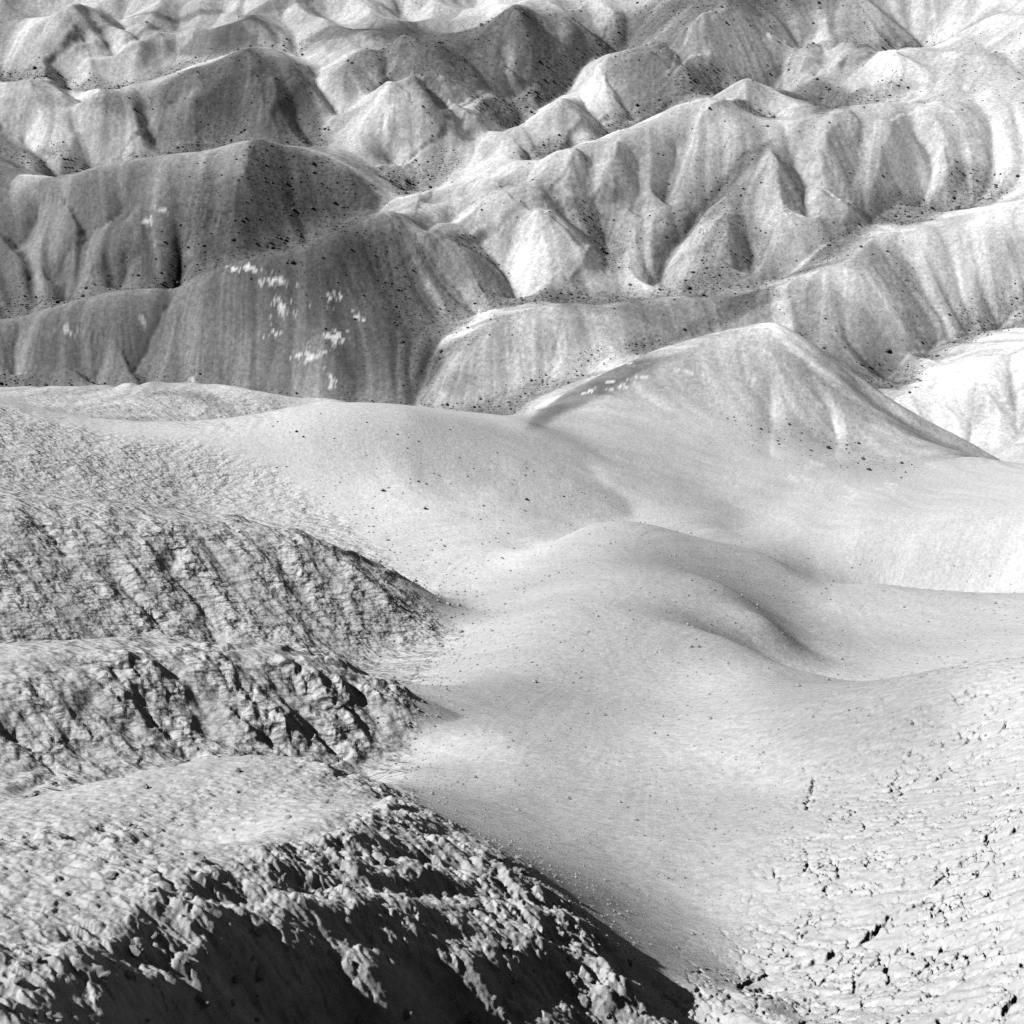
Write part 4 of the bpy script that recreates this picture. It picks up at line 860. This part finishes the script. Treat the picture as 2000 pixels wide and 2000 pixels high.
# ------------------------------------------------------------------ loose rocks and clods
def rock_mesh(seed, sub=0):
    import bmesh
    r_ = np.random.default_rng(seed); bm = bmesh.new()
    bmesh.ops.create_icosphere(bm, subdivisions=1 + sub, radius=1.0)
    sc = r_.uniform(0.7, 1.3, 3) * (1, 1, 0.75)
    for v in bm.verts:
        k = r_.uniform(0.72, 1.15); v.co = Vector((v.co.x * sc[0] * k, v.co.y * sc[1] * k, v.co.z * sc[2] * k))
    v_ = np.array([v.co[:] for v in bm.verts], np.float32); f_ = np.array([[w_.index for w_ in f.verts] for f in bm.faces], np.int32)
    bm.free(); return v_, f_
def stone_material(name, val):
    m = bpy.data.materials.new(name); m.use_nodes = True; nt = m.node_tree; b = nt.nodes['Principled BSDF']
    b.inputs['Roughness'].default_value = 1.0; b.inputs['Specular IOR Level'].default_value = 0.05
    n_ = nt.nodes.new('ShaderNodeTexNoise'); n_.inputs['Scale'].default_value = 9; n_.inputs['Detail'].default_value = 8; n_.inputs['Roughness'].default_value = 0.75
    r_ = nt.nodes.new('ShaderNodeValToRGB'); r_.color_ramp.elements[0].position = 0.3; r_.color_ramp.elements[1].position = 0.7
    r_.color_ramp.elements[0].color = (val * .65,) * 3 + (1,); r_.color_ramp.elements[1].color = (val * 1.35,) * 3 + (1,)
    tc_ = nt.nodes.new('ShaderNodeTexCoord'); bp = nt.nodes.new('ShaderNodeBump'); bp.inputs['Distance'].default_value = 0.15; bp.inputs['Strength'].default_value = 0.6
    nt.links.new(tc_.outputs['Object'], n_.inputs['Vector']); nt.links.new(n_.outputs['Fac'], r_.inputs['Fac']); nt.links.new(r_.outputs['Color'], b.inputs['Base Color'])
    nt.links.new(n_.outputs['Fac'], bp.inputs['Height']); nt.links.new(bp.outputs['Normal'], b.inputs['Normal'])
    return m
dark = stone_material('dark_stone', 0.075); pale = stone_material('dry_clay', 0.27)
def mesh_of(name, v_, f_, mat_, smooth=False):
    me = bpy.data.meshes.new(name); me.from_pydata(v_.tolist(), [], f_.tolist()); me.materials.append(mat_)
    if smooth: me.polygons.foreach_set('use_smooth', np.ones(len(f_), bool))
    return me
shapes = [rock_mesh(40 + k) for k in range(6)]
vis = Z / R >= np.maximum.accumulate(Z / R, axis=0) - 0.0006
PXf, PYf = project(X, Y, Z)
inview = vis & (PXf > 0) & (PXf < 2000) & (PYf > 0) & (PYf < 2000)
wgt = np.clip(GRAVEL, 0, 1) ** 1.3 * inview * sstep(70, 85, R) * sstep(330, 260, R) * (R * R * dth * dlv) / R ** 1.2 + (crust * 0)
wgt += hollow * inview * (R * R * dth * dlv) / R ** 1.2 * 0.6 * sstep(330, 260, R)
cum = np.cumsum(wgt.ravel()); NROCK = 13000
pick = np.unique(np.searchsorted(cum, rng.uniform(0, cum[-1], NROCK)))
size = np.clip(0.042 * np.exp(0.55 * rng.normal(size=len(pick))), 0.03, 0.30) * (R.ravel()[pick] / 130) ** 0.5
order = np.argsort(-size / R.ravel()[pick]); pick, size = pick[order], size[order]
data = [mesh_of('rock', v_, f_, dark) for v_, f_ in shapes]
rcol = scene.collection
NTOP = 240
for k in range(NTOP):
    p = cof[pick[k]]; o = bpy.data.objects.new('rock', data[k % 6])
    o.location = (float(p[0]), float(p[1]), float(p[2]) + size[k] * 0.25); o.scale = (size[k],) * 3; o.rotation_euler = (rng.uniform(-.4, .4), rng.uniform(-.4, .4), rng.uniform(0, 6.28))
    hn_ = HILLS[int(face_hill.ravel()[min(pick[k] // NT, NR - 2) * (NT - 1) + min(pick[k] % NT, NT - 2)])][0].replace('_', ' ')
    o['label'] = 'dark rock lying on the gravelly ' + hn_ if k > 11 else ('largest', 'second largest', 'third largest', 'fourth largest', 'fifth largest', 'sixth largest', 'seventh largest', 'eighth largest', 'ninth largest', 'tenth largest', 'eleventh largest', 'twelfth largest')[k] + ' dark rock of the far slopes, on the ' + hn_; o['category'] = 'rock'; o['group'] = 'dark rocks on the far slopes'
    rcol.objects.link(o)
vs, fs, off = [], [], 0
for k in range(NTOP, len(pick)):
    v_, f_ = shapes[k % 6]; a_ = rng.uniform(0, 6.28); c_, s_ = math.cos(a_), math.sin(a_)
    q = v_ * size[k]; vs.append(np.c_[q[:, 0] * c_ - q[:, 1] * s_, q[:, 0] * s_ + q[:, 1] * c_, q[:, 2] + size[k] * .25] + cof[pick[k]]); fs.append(f_ + off); off += len(v_)
g_ = bpy.data.objects.new('gravel', mesh_of('gravel', np.concatenate(vs), np.concatenate(fs), dark)); g_['kind'] = 'stuff'; g_['label'] = 'dark gravel strewn over the far slopes and gully floors'; g_['category'] = 'gravel'
rcol.objects.link(g_)
# crumbs washed out over the bowl, thickest at the foot of the rough spurs
foot = sample(blur(rough, 14, 14), 0.5)
wp = inview * (smooth_mid + rightm) * (0.05 + foot) * (R < 62) * (R * R * dth * dlv) / R ** 1.5
cum = np.cumsum(wp.ravel()); pk = np.unique(np.searchsorted(cum, rng.uniform(0, cum[-1], 4200)))
vs, fs, off = [], [], 0
for k, i_ in enumerate(pk):
    v_, f_ = shapes[k % 6]; sz = 0.010 * math.exp(0.45 * rng.normal()) * (R.ravel()[i_] / 15) ** 0.75; a_ = rng.uniform(0, 6.28); c_, s_ = math.cos(a_), math.sin(a_)
    q = v_ * sz; vs.append(np.c_[q[:, 0] * c_ - q[:, 1] * s_, q[:, 0] * s_ + q[:, 1] * c_, q[:, 2] + sz * .3] + cof[i_]); fs.append(f_ + off); off += len(v_)
g_ = bpy.data.objects.new('crumbs', mesh_of('crumbs', np.concatenate(vs), np.concatenate(fs), pale)); g_['kind'] = 'stuff'; g_['label'] = 'fine pale crumbs of clay scattered over the smooth bowl'; g_['category'] = 'crumbs'
rcol.objects.link(g_)
# clods on the nearest spur
cshapes = [rock_mesh(80 + k, 1) for k in range(6)]
cdata = [mesh_of('clod', v_, f_, pale) for v_, f_ in cshapes]
def put_clod(i_, sz, label, group=None):
    p = cof[i_]; o = bpy.data.objects.new('clod', cdata[int(rng.integers(6))])
    o.location = (float(p[0]), float(p[1]), float(p[2]) + sz * 0.3); o.scale = (sz * rng.uniform(.9, 1.3), sz * rng.uniform(.8, 1.1), sz * rng.uniform(.7, 1)); o.rotation_euler = (rng.uniform(-.5, .5), rng.uniform(-.5, .5), rng.uniform(0, 6.28))
    o['label'] = label; o['category'] = 'clod'
    if group: o['group'] = group
    rcol.objects.link(o)
wc = (inview & (R < 13.5) & (rmap > .5)) * (0.25 + lee_side) * (R * R * dth * dlv)
cum = np.cumsum(wc.ravel())
for i_ in np.unique(np.searchsorted(cum, rng.uniform(0, cum[-1], 150))):
    put_clod(i_, float(np.clip(0.021 * math.exp(0.4 * rng.normal()), 0.012, 0.042)), 'small pale clod of dried clay lying loose on the nearest spur', 'loose clods on the nearest spur')
def vertex_at(px, py):
    d = np.where(inview, (PXf - px) ** 2 + (PYf - py) ** 2, 1e9); return int(d.argmin())
for px, py, sz, lb in ((262, 1862, .045, 'big pale lump catching the sun at the left end of the black shadow'), (357, 1878, .04, 'tall pale lump standing alone in the black shadow'), (255, 1905, .026, 'small pale lump just below the big sunlit lump'), (400, 1967, .035, 'rounded pale lump low in the black shadow near the bottom edge'),
                       (388, 1955, .028, 'smallest pale lump beside the rounded one in the black shadow'), (505, 1825, .03, 'upright pale chip in the black shadow below the lit slope'), (700, 1990, .04, 'pale ragged lump at the bottom edge in the black shadow'), (790, 1985, .032, 'second pale lump at the bottom edge right of the ragged lump')):
    put_clod(vertex_at(px, py), sz, lb)
log('rocks', len(pick))
log('done')
